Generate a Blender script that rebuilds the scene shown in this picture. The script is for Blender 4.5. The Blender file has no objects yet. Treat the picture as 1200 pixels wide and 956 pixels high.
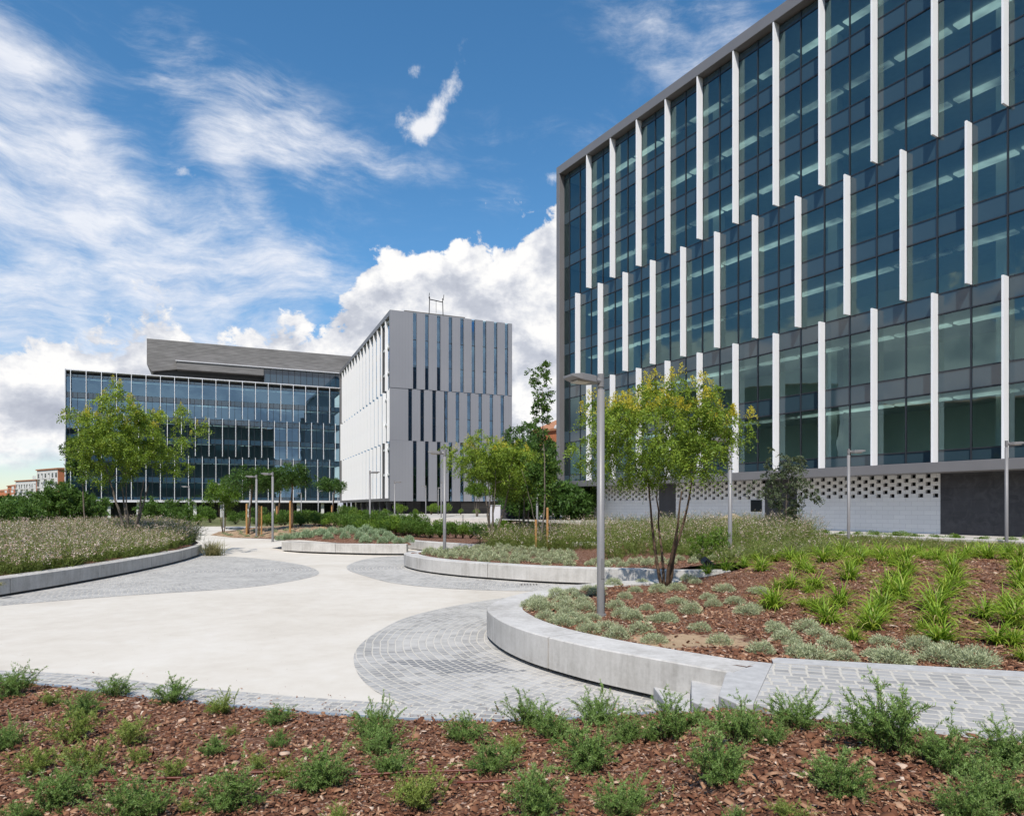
import bpy, math, random
import numpy as np
from mathutils import Vector
from mathutils.geometry import delaunay_2d_cdt
PI = math.pi
R = random.Random(7)
NR = np.random.default_rng(11)
scene = bpy.context.scene
COL = scene.collection
H = 2.1          # camera height
FPX, HZ = 800.0, 593.0

# ------------------------------------------------------------------ materials
def newmat(name):
    m = bpy.data.materials.new(name); m.use_nodes = True
    nt = m.node_tree; nt.nodes.clear()
    out = nt.nodes.new('ShaderNodeOutputMaterial')
    return m, nt, out
class N:
    """small node-expression helper"""
    def __init__(s, nt): s.nt = nt
    def node(s, t, **kw):
        n = s.nt.nodes.new(t)
        for k, v in kw.items(): setattr(n, k, v)
        return n
    def link(s, a, b): s.nt.links.new(a, b)
    def put(s, sock, v):
        if hasattr(v, 'is_linked') or isinstance(v, bpy.types.NodeSocket): s.link(v, sock)
        else: sock.default_value = v
    def m(s, op, a, b=None, c=None, clamp=False):
        n = s.node('ShaderNodeMath', operation=op); n.use_clamp = clamp
        s.put(n.inputs[0], a)
        if b is not None: s.put(n.inputs[1], b)
        if c is not None: s.put(n.inputs[2], c)
        return n.outputs[0]
    def ss(s, x, a, b):
        n = s.node('ShaderNodeMapRange', interpolation_type='SMOOTHSTEP')
        s.put(n.inputs[0], x); s.put(n.inputs[1], a); s.put(n.inputs[2], b)
        return n.outputs[0]
    def mix(s, f, a, b, blend='MIX'):
        n = s.node('ShaderNodeMix', data_type='RGBA', blend_type=blend)
        s.put(n.inputs[0], f)
        for q, v in ((6, a), (7, b)):
            if isinstance(v, tuple): n.inputs[q].default_value = (*v[:3], 1)
            else: s.link(v, n.inputs[q])
        return n.outputs[2]
    def noise(s, vec, scale, detail=4, rough=.5, dist=0):
        n = s.node('ShaderNodeTexNoise')
        if vec is not None: s.link(vec, n.inputs['Vector'])
        n.inputs['Scale'].default_value = scale; n.inputs['Detail'].default_value = detail
        n.inputs['Roughness'].default_value = rough; n.inputs['Distortion'].default_value = dist
        return n.outputs['Fac'], n.outputs['Color']
    def xyz(s, x, y, z):
        n = s.node('ShaderNodeCombineXYZ')
        for i, v in enumerate((x, y, z)): s.put(n.inputs[i], v)
        return n.outputs[0]
    def sep(s, v):
        n = s.node('ShaderNodeSeparateXYZ'); s.link(v, n.inputs[0]); return n.outputs
    def pos(s): return s.node('ShaderNodeNewGeometry').outputs['Position']
    def objc(s): return s.node('ShaderNodeTexCoord').outputs['Object']
    def ramp(s, f, stops, interp='LINEAR'):
        n = s.node('ShaderNodeValToRGB'); s.put(n.inputs[0], f)
        cr = n.color_ramp; cr.interpolation = interp
        while len(cr.elements) < len(stops): cr.elements.new(.5)
        for e, (p, c) in zip(cr.elements, stops): e.position = p; e.color = (*c, 1)
        return n.outputs[0]
    def attr(s, name):
        return s.node('ShaderNodeAttribute', attribute_name=name).outputs['Fac']
    def bsdf(s, color, rough=.8, metal=0., spec=.5, bump=None, bstr=.3, bdist=.01, coat=0):
        n = s.node('ShaderNodeBsdfPrincipled')
        if isinstance(color, tuple): n.inputs['Base Color'].default_value = (*color[:3], 1)
        else: s.link(color, n.inputs['Base Color'])
        s.put(n.inputs['Roughness'], rough); n.inputs['Metallic'].default_value = metal
        n.inputs['Specular IOR Level'].default_value = spec
        if bump is not None:
            b = s.node('ShaderNodeBump'); b.inputs['Strength'].default_value = bstr
            b.inputs['Distance'].default_value = bdist; s.link(bump, b.inputs['Height'])
            s.link(b.outputs[0], n.inputs['Normal'])
        return n.outputs[0]

M = {}
def simple(name, col, rough=.6, metal=0., var=.12, scale=3., bumps=0., spec=.5, bscale=40):
    m, nt, out = newmat(name); n = N(nt); p = n.objc()
    f, _ = n.noise(p, scale, 5, .6)
    f2, _ = n.noise(p, bscale, 3, .6)
    lo = tuple(c * (1 - var) for c in col); hi = tuple(min(1, c * (1 + var)) for c in col)
    c = n.ramp(f, [(.3, lo), (.7, hi)])
    n.link(n.bsdf(c, rough, metal, spec, f2 if bumps else None, bumps, .004), out.inputs[0])
    M[name] = m; return m
simple('brick_dark', (.10, .088, .08), .85, 0, .2, 2)
simple('lamp_metal', (.20, .197, .20), .42, .0, .05, 4)
simple('lamp_lens', (.62, .58, .50), .4, 0, .05)
simple('frame_metal', (.20, .195, .20), .45, .2, .05, .6)
simple('fin_white', (.85, .865, .89), .45, 0, .03, .4)
simple('mullion', (.035, .04, .05), .4, .3, .05)
simple('white_metal', (.62, .63, .66), .5, 0, .05)
simple('roof_membrane', (.22, .21, .20), .9)
simple('slab_concrete', (.60, .61, .60), .8, 0, .06)
simple('interior_wall', (.62, .66, .64), .8, 0, .08, .3)
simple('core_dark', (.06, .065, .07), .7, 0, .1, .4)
simple('blind', (.55, .60, .60), .7)
simple('stone_dark', (.045, .045, .052), .5, 0, .35, .8, .2)
simple('stake_wood', (.40, .21, .075), .75, 0, .2, 14, .3)
simple('bark_brown', (.11, .075, .05), .9, 0, .35, 10, .6, .2, 60)
simple('bark_grey', (.16, .135, .11), .9, 0, .3, 10, .6, .2, 60)
simple('hose_brown', (.13, .035, .02), .5, 0, .1)
simple('black_metal', (.012, .012, .014), .35, .2, .1)
simple('sandstone', (.46, .36, .25), .9, 0, .25, 2.5, .6)
simple('pale_slab', (.58, .56, .52), .8, 0, .1, 3, .2)
simple('brick_orange', (.42, .15, .07), .85, 0, .15, 2)
simple('facade_white', (.55, .55, .54), .8, 0, .1, 1)
simple('roof_tile', (.36, .17, .09), .85, 0, .2, 2)
simple('window_dark', (.02, .025, .03), .15, 0, .1)
simple('far_trunk', (.08, .06, .045), .9)

def leafmat(name, stops, trans=.35, rough=.5, spec=.3):
    m, nt, out = newmat(name); n = N(nt)
    c = n.ramp(n.attr('tint'), stops)
    a = n.bsdf(c, rough, 0, spec)
    t = n.node('ShaderNodeBsdfTranslucent')
    hs = n.node('ShaderNodeHueSaturation'); hs.inputs['Value'].default_value = 1.25; hs.inputs['Hue'].default_value = .485
    n.link(c, hs.inputs['Color']); n.link(hs.outputs[0], t.inputs[0])
    mx = n.node('ShaderNodeMixShader'); mx.inputs[0].default_value = trans
    n.link(a, mx.inputs[1]); n.link(t.outputs[0], mx.inputs[2]); n.link(mx.outputs[0], out.inputs[0])
    M[name] = m
leafmat('leaf_golden', [(0, (.09, .16, .02)), (.5, (.20, .30, .035)), (1, (.42, .48, .06))])
leafmat('leaf_blossom', [(0, (.40, .39, .035)), (1, (.68, .58, .06))], .3)
leafmat('leaf_dark', [(0, (.035, .08, .016)), (.6, (.07, .145, .026)), (1, (.14, .23, .045))])
leafmat('leaf_mid', [(0, (.045, .10, .018)), (.6, (.09, .175, .028)), (1, (.18, .28, .05))])
leafmat('leaf_bright', [(0, (.06, .13, .015)), (.6, (.13, .23, .025)), (1, (.24, .33, .05))])
leafmat('leaf_grey', [(0, (.06, .09, .04)), (.6, (.11, .14, .07)), (1, (.22, .25, .15))])
leafmat('leaf_rosemary', [(0, (.09, .155, .04)), (.6, (.19, .31, .075)), (1, (.34, .46, .17))], .3)
leafmat('leaf_rosemary_pale', [(0, (.12, .17, .035)), (.6, (.26, .34, .07)), (1, (.40, .48, .15))], .3)
leafmat('leaf_daylily', [(0, (.11, .20, .018)), (.5, (.24, .39, .035)), (.85, (.42, .52, .08)), (1, (.50, .44, .18))], .4)
leafmat('leaf_silver', [(0, (.24, .29, .15)), (.6, (.44, .48, .29)), (1, (.66, .68, .48))], .2)
leafmat('leaf_silvergreen', [(0, (.20, .29, .15)), (.6, (.34, .44, .26)), (1, (.52, .60, .42))], .2)
leafmat('leaf_straw', [(0, (.15, .16, .06)), (.6, (.27, .26, .11)), (1, (.42, .36, .2))], .3)
leafmat('meadow_green', [(0, (.085, .13, .022)), (.55, (.19, .25, .055)), (1, (.46, .40, .22))], .35)
leafmat('meadow_flower', [(0, (.42, .27, .21)), (.45, (.66, .50, .42)), (1, (.92, .84, .77))], .3)

# bark mulch ground: reddish chips, sandy where the python attribute says so
def mulch_mat():
    m, nt, out = newmat('bark_mulch'); n = N(nt); p = n.pos()
    v = n.node('ShaderNodeTexVoronoi', feature='F1'); v.inputs['Scale'].default_value = 38; n.link(p, v.inputs['Vector'])
    mp = n.node('ShaderNodeMapping'); mp.inputs['Scale'].default_value = (1, 2.1, 1); mp.inputs['Rotation'].default_value = (0, 0, .5)
    n.link(p, mp.inputs[0])
    v2 = n.node('ShaderNodeTexVoronoi', feature='F1'); v2.inputs['Scale'].default_value = 22; n.link(mp.outputs[0], v2.inputs['Vector'])
    r = n.sep(v.outputs['Color'])[0]; r2 = n.sep(v2.outputs['Color'])[1]
    f = n.m('ADD', n.m('MULTIPLY', r, .5), n.m('MULTIPLY', r2, .5))
    c = n.ramp(f, [(.1, (.035, .017, .012)), (.4, (.12, .05, .03)), (.65, (.22, .11, .066)), (.9, (.42, .31, .25))])
    big, _ = n.noise(p, 1.2, 4, .6)
    c = n.mix(n.m('MULTIPLY', big, .35), c, (.16, .085, .05))
    g, _ = n.noise(p, 60, 6, .7)
    g2, _ = n.noise(p, 5, 5, .6)
    sand = n.ramp(n.m('ADD', n.m('MULTIPLY', g, .5), n.m('MULTIPLY', g2, .5)), [(.3, (.27, .185, .11)), (.7, (.46, .34, .22))])
    sf = n.ss(n.m('ADD', n.attr('sand'), n.m('MULTIPLY', n.m('SUBTRACT', n.noise(p, 3.2, 6, .7)[0], .5), 1.3)), .42, .58)
    c = n.mix(sf, c, sand)
    hgt = n.m('ADD', n.m('MULTIPLY', r, .6), n.m('MULTIPLY', v2.outputs['Distance'], .8))
    hgt = n.m('ADD', n.m('MULTIPLY', hgt, n.m('SUBTRACT', 1., n.m('MULTIPLY', sf, .7))), n.m('MULTIPLY', g, .4))
    n.link(n.bsdf(c, .9, 0, .2, hgt, .9, .02), out.inputs[0]); M['mulch'] = m
mulch_mat()
def chip_mat():
    m, nt, out = newmat('bark_chips'); n = N(nt)
    c = n.ramp(n.attr('tint'), [(0, (.045, .018, .010)), (.32, (.135, .054, .028)), (.56, (.25, .118, .064)), (.76, (.43, .26, .16)), (1, (.72, .60, .49))])
    g, _ = n.noise(n.pos(), 90, 3, .6)
    c = n.mix(n.m('MULTIPLY', g, .35), c, (.09, .045, .03))
    n.link(n.bsdf(c, .85, 0, .25), out.inputs[0]); M['chips'] = m
chip_mat()

def concrete_mat():
    m, nt, out = newmat('bench_concrete'); n = N(nt); p = n.pos()
    a, _ = n.noise(p, 1.3, 6, .62); b, _ = n.noise(p, 22, 5, .65)
    mp = n.node('ShaderNodeMapping'); mp.inputs['Scale'].default_value = (5, 5, .5); n.link(p, mp.inputs[0])
    st, _ = n.noise(mp.outputs[0], 2.2, 5, .6)
    f = n.m('ADD', n.m('MULTIPLY', a, .5), n.m('ADD', n.m('MULTIPLY', b, .2), n.m('MULTIPLY', st, .3)))
    c = n.ramp(f, [(.33, (.30, .285, .26)), (.5, (.47, .455, .43)), (.66, (.59, .575, .55))])
    warm = n.ss(n.noise(mp.outputs[0], 1.1, 6, .7, 1)[0], .58, .75)
    c = n.mix(n.m('MULTIPLY', warm, .55), c, (.34, .30, .23))
    pit = n.ss(n.noise(p, 130, 2, .5)[0], .66, .72)
    c = n.mix(n.m('MULTIPLY', pit, .4), c, (.2, .2, .19))
    n.link(n.bsdf(c, .82, 0, .3, b, .15, .006), out.inputs[0]); M['bench_concrete'] = m
concrete_mat()
def plaza_mat():
    m, nt, out = newmat('plaza_paving'); n = N(nt); p = n.pos()
    a, _ = n.noise(p, .35, 6, .6, .4); b, _ = n.noise(p, 3, 6, .65); g, _ = n.noise(p, 160, 3, .7)
    f = n.m('ADD', n.m('MULTIPLY', a, .55), n.m('ADD', n.m('MULTIPLY', b, .3), n.m('MULTIPLY', g, .15)))
    c = n.ramp(f, [(.3, (.46, .415, .35)), (.5, (.555, .515, .45)), (.7, (.63, .60, .545))])
    w = n.ss(n.noise(p, .8, 7, .7, 1.5)[0], .56, .72)
    c = n.mix(n.m('MULTIPLY', w, .4), c, (.62, .60, .55))
    d = n.ss(n.noise(p, 2.4, 8, .75, .8)[0], .62, .74)
    c = n.mix(n.m('MULTIPLY', d, .25), c, (.38, .32, .24))
    v = n.node('ShaderNodeTexVoronoi', feature='F1'); v.inputs['Scale'].default_value = 9; n.link(p, v.inputs['Vector'])
    sp = n.m('MULTIPLY', n.m('LESS_THAN', v.outputs['Distance'], .07), n.m('GREATER_THAN', n.sep(v.outputs['Color'])[0], .80))
    c = n.mix(n.m('MULTIPLY', sp, .7), c, (.20, .15, .10))
    n.link(n.bsdf(c, .85, 0, .25, g, .12, .004), out.inputs[0]); M['plaza'] = m
plaza_mat()

def cobble_mat(name, center=None, w=.105, bond=None, ang=0., seed=0, dust=.45):
    m, nt, out = newmat(name); n = N(nt); p = n.pos(); X, Y, Z = n.sep(p)
    if center:
        x = n.m('SUBTRACT', X, center[0]); y = n.m('SUBTRACT', Y, center[1])
        r = n.m('SQRT', n.m('ADD', n.m('MULTIPLY', x, x), n.m('MULTIPLY', y, y)))
        wob = n.m('MULTIPLY', n.m('SUBTRACT', n.noise(p, 1.1, 2, .5)[0], .5), .10)
        rr = n.m('DIVIDE', n.m('ADD', r, wob), w)
        row = n.m('FLOOR', rr)
        th = n.m('ARCTAN2', y, x)
        s = n.m('MULTIPLY', th, n.m('ADD', row, .5))
    else:
        ca, sa = math.cos(ang), math.sin(ang)
        x = n.m('ADD', n.m('MULTIPLY', X, ca), n.m('MULTIPLY', Y, sa)); y = n.m('SUBTRACT', n.m('MULTIPLY', Y, ca), n.m('MULTIPLY', X, sa))
        rr = n.m('DIVIDE', y, w); row = n.m('FLOOR', rr)
        s = n.m('DIVIDE', x, w * 1.15)
    off = n.node('ShaderNodeTexWhiteNoise', noise_dimensions='1D'); n.put(off.inputs['W'], row)
    s = n.m('ADD', s, n.m('MULTIPLY', off.outputs[0], 3.1))
    ci = n.m('FLOOR', s)
    fx = n.m('SUBTRACT', s, ci); fy = n.m('SUBTRACT', rr, row)
    asp = 1. if center else 1.15
    ex = n.m('MULTIPLY', n.m('MINIMUM', fx, n.m('SUBTRACT', 1., fx)), asp); ey = n.m('MINIMUM', fy, n.m('SUBTRACT', 1., fy))
    jit = n.m('MULTIPLY', n.m('SUBTRACT', n.noise(p, 25, 2, .5)[0], .5), .09)
    e = n.m('ADD', n.m('MINIMUM', ex, ey), jit)
    stone = n.ss(e, .05, .12) if center else n.ss(e, .06, .13)
    wn = n.node('ShaderNodeTexWhiteNoise', noise_dimensions='3D'); n.link(n.xyz(ci, row, float(seed)), wn.inputs['Vector'])
    a, _ = n.noise(p, .55, 6, .62, .6); g, _ = n.noise(p, 60, 5, .65)
    t = n.m('ADD', n.m('MULTIPLY', wn.outputs[0], .45), n.m('ADD', n.m('MULTIPLY', a, .35), n.m('MULTIPLY', g, .2)))
    sc = n.ramp(t, [(.2, (.20, .198, .195)), (.5, (.305, .30, .292)), (.8, (.41, .405, .395))])
    gc = n.ramp(g, [(.3, (.40, .37, .31)), (.7, (.57, .54, .48))])
    c = n.mix(stone, gc, sc)
    du = n.ss(n.noise(p, .9, 7, .68, 1.0)[0], .40, .66)
    c = n.mix(n.m('MULTIPLY', du, dust), c, (.53, .51, .47))
    if center and seed == 1:   # the freshly relaid darker setts
        q = n.m('ADD', n.m('ABSOLUTE', n.m('DIVIDE', n.m('ADD', X, .75), .95)), n.m('ABSOLUTE', n.m('DIVIDE', n.m('SUBTRACT', Y, n.m('SUBTRACT', 8.75, n.m('MULTIPLY', X, .28))), .42)))
        k = n.m('LESS_THAN', n.m('ADD', q, n.m('MULTIPLY', n.m('SUBTRACT', wn.outputs[0], .5), .25)), 1.)
        c = n.mix(n.m('MULTIPLY', k, n.m('MULTIPLY', stone, .8)), c, (.15, .155, .165))
    h = n.m('ADD', n.m('MULTIPLY', stone, .8), n.m('MULTIPLY', g, .3))
    n.link(n.bsdf(c, .75, 0, .35, h, .55, .01), out.inputs[0]); M[name] = m
cobble_mat('setts_near', (3.0, 11.1), .115, seed=1, dust=.55)
cobble_mat('setts_left', (-12., 21.), .12, seed=2, dust=.45)
cobble_mat('setts_mid', (0., 24.), .12, seed=3, dust=.5)
cobble_mat('setts_path', None, .135, ang=-.33, seed=4, dust=.35)
cobble_mat('setts_border', None, .12, ang=-.18, seed=5, dust=.5)

def ground_mat():
    m, nt, out = newmat('ground_soil'); n = N(nt); p = n.pos()
    a, _ = n.noise(p, .05, 6, .6); b, _ = n.noise(p, 1.5, 6, .7)
    f = n.m('ADD', n.m('MULTIPLY', a, .5), n.m('MULTIPLY', b, .5))
    c = n.ramp(f, [(.35, (.05, .085, .02)), (.5, (.11, .12, .045)), (.65, (.27, .23, .15))])
    n.link(n.bsdf(c, .9, 0, .2, b, .4, .03), out.inputs[0]); M['ground'] = m
    m, nt, out = newmat('terrace_paving'); n = N(nt); p = n.pos()
    b, _ = n.noise(p, .9, 6, .7)
    c = n.ramp(b, [(.35, (.36, .34, .30)), (.65, (.50, .48, .44))])
    n.link(n.bsdf(c, .85, 0, .25), out.inputs[0]); M['terrace'] = m
ground_mat()
def block_mat():   # painted white concrete block
    m, nt, out = newmat('white_block'); n = N(nt); p = n.objc()
    b = n.node('ShaderNodeTexBrick'); b.offset = .5
    X, Y, Z = n.sep(p)
    n.link(n.xyz(X, Z, 0.), b.inputs['Vector'])
    b.inputs['Color1'].default_value = (.80, .80, .80, 1); b.inputs['Color2'].default_value = (.74, .74, .745, 1); b.inputs['Mortar'].default_value = (.55, .55, .56, 1)
    b.inputs['Scale'].default_value = 1; b.inputs['Brick Width'].default_value = .62; b.inputs['Row Height'].default_value = .235; b.inputs['Mortar Size'].default_value = .008
    g, _ = n.noise(p, 1.2, 5, .6)
    c = n.mix(n.m('MULTIPLY', g, .25), b.outputs['Color'], (.62, .62, .62))
    n.link(n.bsdf(c, .8, 0, .3, b.outputs['Fac'], -.3, .006), out.inputs[0]); M['white_block'] = m
    m, nt, out = newmat('dark_cladding'); n = N(nt); p = n.objc(); X, Y, Z = n.sep(p)
    b = n.node('ShaderNodeTexBrick'); b.offset = .5; n.link(n.xyz(X, Z, 0.), b.inputs['Vector'])
    b.inputs['Color1'].default_value = (.052, .052, .06, 1); b.inputs['Color2'].default_value = (.038, .038, .045, 1); b.inputs['Mortar'].default_value = (.02, .02, .022, 1)
    b.inputs['Scale'].default_value = 1; b.inputs['Brick Width'].default_value = 1.2; b.inputs['Row Height'].default_value = .6; b.inputs['Mortar Size'].default_value = .006
    g, _ = n.noise(p, 2.2, 7, .7, .8)
    c = n.mix(n.ss(g, .4, .7), b.outputs['Color'], (.075, .075, .082))
    n.link(n.bsdf(c, .45, 0, .4), out.inputs[0]); M['dark_cladding'] = m
    m, nt, out = newmat('grey_panel'); n = N(nt); p = n.objc(); X, Y, Z = n.sep(p)
    fx = n.m('FRACT', n.m('DIVIDE', X, .46)); line = n.m('LESS_THAN', fx, .04)
    g, _ = n.noise(p, .12, 3, .5)
    c = n.ramp(g, [(.3, (.222, .228, .25)), (.7, (.258, .262, .282))])
    c = n.mix(n.m('MULTIPLY', line, .38), c, (.12, .12, .125))
    n.link(n.bsdf(c, .5, .15, .4), out.inputs[0]); M['grey_panel'] = m
    m, nt, out = newmat('louvre_grey'); n = N(nt); p = n.objc(); X, Y, Z = n.sep(p)
    f = n.m('FRACT', n.m('DIVIDE', Z, .30)); mp = n.node('ShaderNodeMapping'); mp.inputs['Scale'].default_value = (.35, 1, 3.2); n.link(p, mp.inputs[0])
    g, _ = n.noise(mp.outputs[0], .8, 3, .6)
    c = n.ramp(g, [(.3, (.15, .146, .142)), (.7, (.24, .233, .228))])
    c = n.mix(n.m('MULTIPLY', n.m('LESS_THAN', f, .22), .55), c, (.05, .048, .045))
    n.link(n.bsdf(c, .6, .1, .3), out.inputs[0]); M['louvre'] = m
block_mat()
def glass_mat(name, tint, refl_tint, base_refl, rough=.01, wave=.0):
    m, nt, out = newmat(name); n = N(nt)
    tr = n.node('ShaderNodeBsdfTransparent'); tr.inputs[0].default_value = (*tint, 1)
    gl = n.node('ShaderNodeBsdfGlossy'); gl.inputs['Roughness'].default_value = rough; gl.inputs[0].default_value = (*refl_tint, 1)
    if wave:
        w, _ = n.noise(n.pos(), .45, 2, .5)
        b = n.node('ShaderNodeBump'); b.inputs['Strength'].default_value = wave; b.inputs['Distance'].default_value = .02
        n.link(w, b.inputs['Height']); n.link(b.outputs[0], gl.inputs['Normal'])
    fr = n.node('ShaderNodeFresnel'); fr.inputs[0].default_value = 1.5
    f = n.m('ADD', n.m('MULTIPLY', fr.outputs[0], .9), base_refl, clamp=True)
    mx = n.node('ShaderNodeMixShader'); n.link(f, mx.inputs[0]); n.link(tr.outputs[0], mx.inputs[1]); n.link(gl.outputs[0], mx.inputs[2])
    n.link(mx.outputs[0], out.inputs[0]); M[name] = m
glass_mat('glass_teal', (.70, .93, .87), (.60, .86, .90), .10, .004, .25)
glass_mat('glass_blue', (.52, .74, .78), (.38, .62, .90), .26, .004, .25)
def spandrel_mat(name, col, rf):
    m, nt, out = newmat(name); n = N(nt)
    n.link(n.bsdf(col, .04, 0, rf), out.inputs[0]); M[name] = m
spandrel_mat('spandrel_teal', (.032, .06, .078), .9)
spandrel_mat('spandrel_blue', (.03, .065, .10), 1.)

# ------------------------------------------------------------------ object helpers
def tag(o, label=None, cat=None, group=None, kind=None):
    if label: o['label'] = label
    if cat: o['category'] = cat
    if group: o['group'] = group
    if kind: o['kind'] = kind
    return o
def empty(name, loc, label, cat, group=None, rz=0):
    o = bpy.data.objects.new(name, None); o.location = loc; o.rotation_euler.z = rz; o.empty_display_size = .3
    COL.objects.link(o); return tag(o, label, cat, group)
def link(o, parent=None):
    COL.objects.link(o)
    if parent: o.parent = parent
    return o
def copy_tree(root, parent=None):
    c = root.copy(); COL.objects.link(c)
    if parent: c.parent = parent
    for ch in list(root.children): copy_tree(ch, c)
    return c
class MB:
    def __init__(s): s.v = []; s.f = []
    def poly(s, pts, faces):
        b = len(s.v); s.v += [tuple(p) for p in pts]; s.f += [tuple(i + b for i in f) for f in faces]
    def hexa(s, p):   # 8 points: bottom 4 ccw, top 4 ccw
        s.poly(p, [(3, 2, 1, 0), (4, 5, 6, 7), (0, 1, 5, 4), (1, 2, 6, 5), (2, 3, 7, 6), (3, 0, 4, 7)])
    def box(s, x0, x1, y0, y1, z0, z1):
        s.hexa([(x0, y0, z0), (x1, y0, z0), (x1, y1, z0), (x0, y1, z0), (x0, y0, z1), (x1, y0, z1), (x1, y1, z1), (x0, y1, z1)])
    def quad(s, a, b, c, d): s.poly([a, b, c, d], [(0, 1, 2, 3)])
    def prism(s, pts, z0, z1):
        n = len(pts)
        s.poly([(x, y, z0) for x, y in pts] + [(x, y, z1) for x, y in pts],
               [tuple(range(n - 1, -1, -1)), tuple(range(n, 2 * n))] + [(i, (i + 1) % n, n + (i + 1) % n, n + i) for i in range(n)])
    def tube(s, pts, rad, k=6, cap=True):
        pts = [Vector(p) for p in pts]; b = len(s.v); n = len(pts)
        if not hasattr(rad, '__len__'): rad = [rad] * n
        prev = None
        for i, p in enumerate(pts):
            t = (pts[min(i + 1, n - 1)] - pts[max(i - 1, 0)]).normalized()
            if prev is None:
                a = t.cross(Vector((0, 0, 1)) if abs(t.z) < .9 else Vector((1, 0, 0))).normalized()
            else: a = (prev - t * prev.dot(t)).normalized()
            prev = a; c = t.cross(a)
            for j in range(k):
                q = 2 * PI * j / k
                s.v.append(tuple(p + (a * math.cos(q) + c * math.sin(q)) * rad[i]))
        for i in range(n - 1):
            for j in range(k):
                s.f.append((b + i * k + j, b + i * k + (j + 1) % k, b + (i + 1) * k + (j + 1) % k, b + (i + 1) * k + j))
        if cap:
            s.f.append(tuple(b + j for j in range(k - 1, -1, -1))); s.f.append(tuple(b + (n - 1) * k + j for j in range(k)))
    def build(s, name, mat, parent=None, smooth=False, rel=True, bevel=0, flip=None):
        off = Vector(parent.location) if (parent and rel) else Vector((0, 0, 0))
        me = bpy.data.meshes.new(name)
        me.from_pydata([(x - off.x, y - off.y, z - off.z) for x, y, z in s.v], [], s.f)
        me.materials.append(M[mat]); me.validate()
        if smooth:
            me.polygons.foreach_set('use_smooth', [True] * len(me.polygons))
        o = bpy.data.objects.new(name, me); link(o, parent)
        if bevel:
            md = o.modifiers.new('b', 'BEVEL'); md.width = bevel; md.segments = 2; md.limit_method = 'ANGLE'
        return o
def npmesh(name, V, F, mat, tint=None, k=4, smooth=False):
    """V (n,3) array, F (m,k) int array"""
    me = bpy.data.meshes.new(name)
    me.vertices.add(len(V)); me.vertices.foreach_set('co', np.asarray(V, np.float32).ravel())
    m = len(F); me.loops.add(m * k); me.loops.foreach_set('vertex_index', np.asarray(F, np.int32).ravel())
    me.polygons.add(m); me.polygons.foreach_set('loop_start', np.arange(m, dtype=np.int32) * k)
    try: me.polygons.foreach_set('loop_total', np.full(m, k, np.int32))
    except Exception: pass
    if smooth: me.polygons.foreach_set('use_smooth', np.ones(m, bool))
    me.update(calc_edges=True)
    if tint is not None:
        a = me.attributes.new('tint', 'FLOAT', 'POINT'); a.data.foreach_set('value', np.asarray(tint, np.float32))
    me.materials.append(M[mat]); return me
def unit(a): return a / np.maximum(np.linalg.norm(a, axis=-1, keepdims=True), 1e-9)
def leaves(P, D, L, W, tint, rng, up=None, fold=.0):
    """diamond-ish leaves at P pointing D; returns V, F, tint per vertex"""
    n = len(P); D = unit(D)
    r = rng.normal(size=(n, 3)) if up is None else up + rng.normal(size=(n, 3)) * .5
    S = unit(np.cross(D, r)); Nn = np.cross(S, D)
    L = np.broadcast_to(L, (n,))[:, None]; W = np.broadcast_to(W, (n,))[:, None]
    V = np.stack([P, P + D * L * .45 + S * W * .5 + Nn * W * fold, P + D * L, P + D * L * .45 - S * W * .5 + Nn * W * fold], 1).reshape(-1, 3)
    F = np.arange(n * 4).reshape(-1, 4)
    return V, F, np.repeat(np.clip(tint, 0, 1), 4)
def join(parts):
    Vs, Fs, Ts, b = [], [], [], 0
    for V, F, T in parts:
        Vs.append(V); Fs.append(F + b); Ts.append(T); b += len(V)
    return np.concatenate(Vs), np.concatenate(Fs), np.concatenate(Ts)

def ss(x, a, b):
    t = min(1, max(0, (x - a) / (b - a))); return t * t * (3 - 2 * t)
def crom(pts, k=6, closed=False):
    out = []; n = len(pts)
    rng_ = range(n) if closed else range(n - 1)
    for i in rng_:
        g = (lambda j: pts[j % n]) if closed else (lambda j: pts[min(max(j, 0), n - 1)])
        p0, p1, p2, p3 = g(i - 1), g(i), g(i + 1), g(i + 2)
        for j in range(k):
            t = j / k
            out.append(tuple(.5 * (2 * p1[a] + (p2[a] - p0[a]) * t + (2 * p0[a] - 5 * p1[a] + 4 * p2[a] - p3[a]) * t * t + (3 * p1[a] - p0[a] - 3 * p2[a] + p3[a]) * t ** 3) for a in (0, 1)))
    if not closed: out.append(tuple(pts[-1]))
    return out
def inside(x, y, poly):
    c = False; n = len(poly); j = n - 1
    for i in range(n):
        xi, yi = poly[i]; xj, yj = poly[j]
        if (yi > y) != (yj > y) and x < (xj - xi) * (y - yi) / (yj - yi) + xi: c = not c
        j = i
    return c
def edge_dist(x, y, poly):
    best = 1e9; n = len(poly)
    for i in range(n):
        ax, ay = poly[i]; bx, by = poly[(i + 1) % n]; dx, dy = bx - ax, by - ay
        t = max(0, min(1, ((x - ax) * dx + (y - ay) * dy) / (dx * dx + dy * dy + 1e-12)))
        best = min(best, math.hypot(x - ax - t * dx, y - ay - t * dy))
    return best
def path_dist(x, y, pts):
    return min(edge_dist(x, y, [a, b]) for a, b in zip(pts, pts[1:]))
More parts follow.
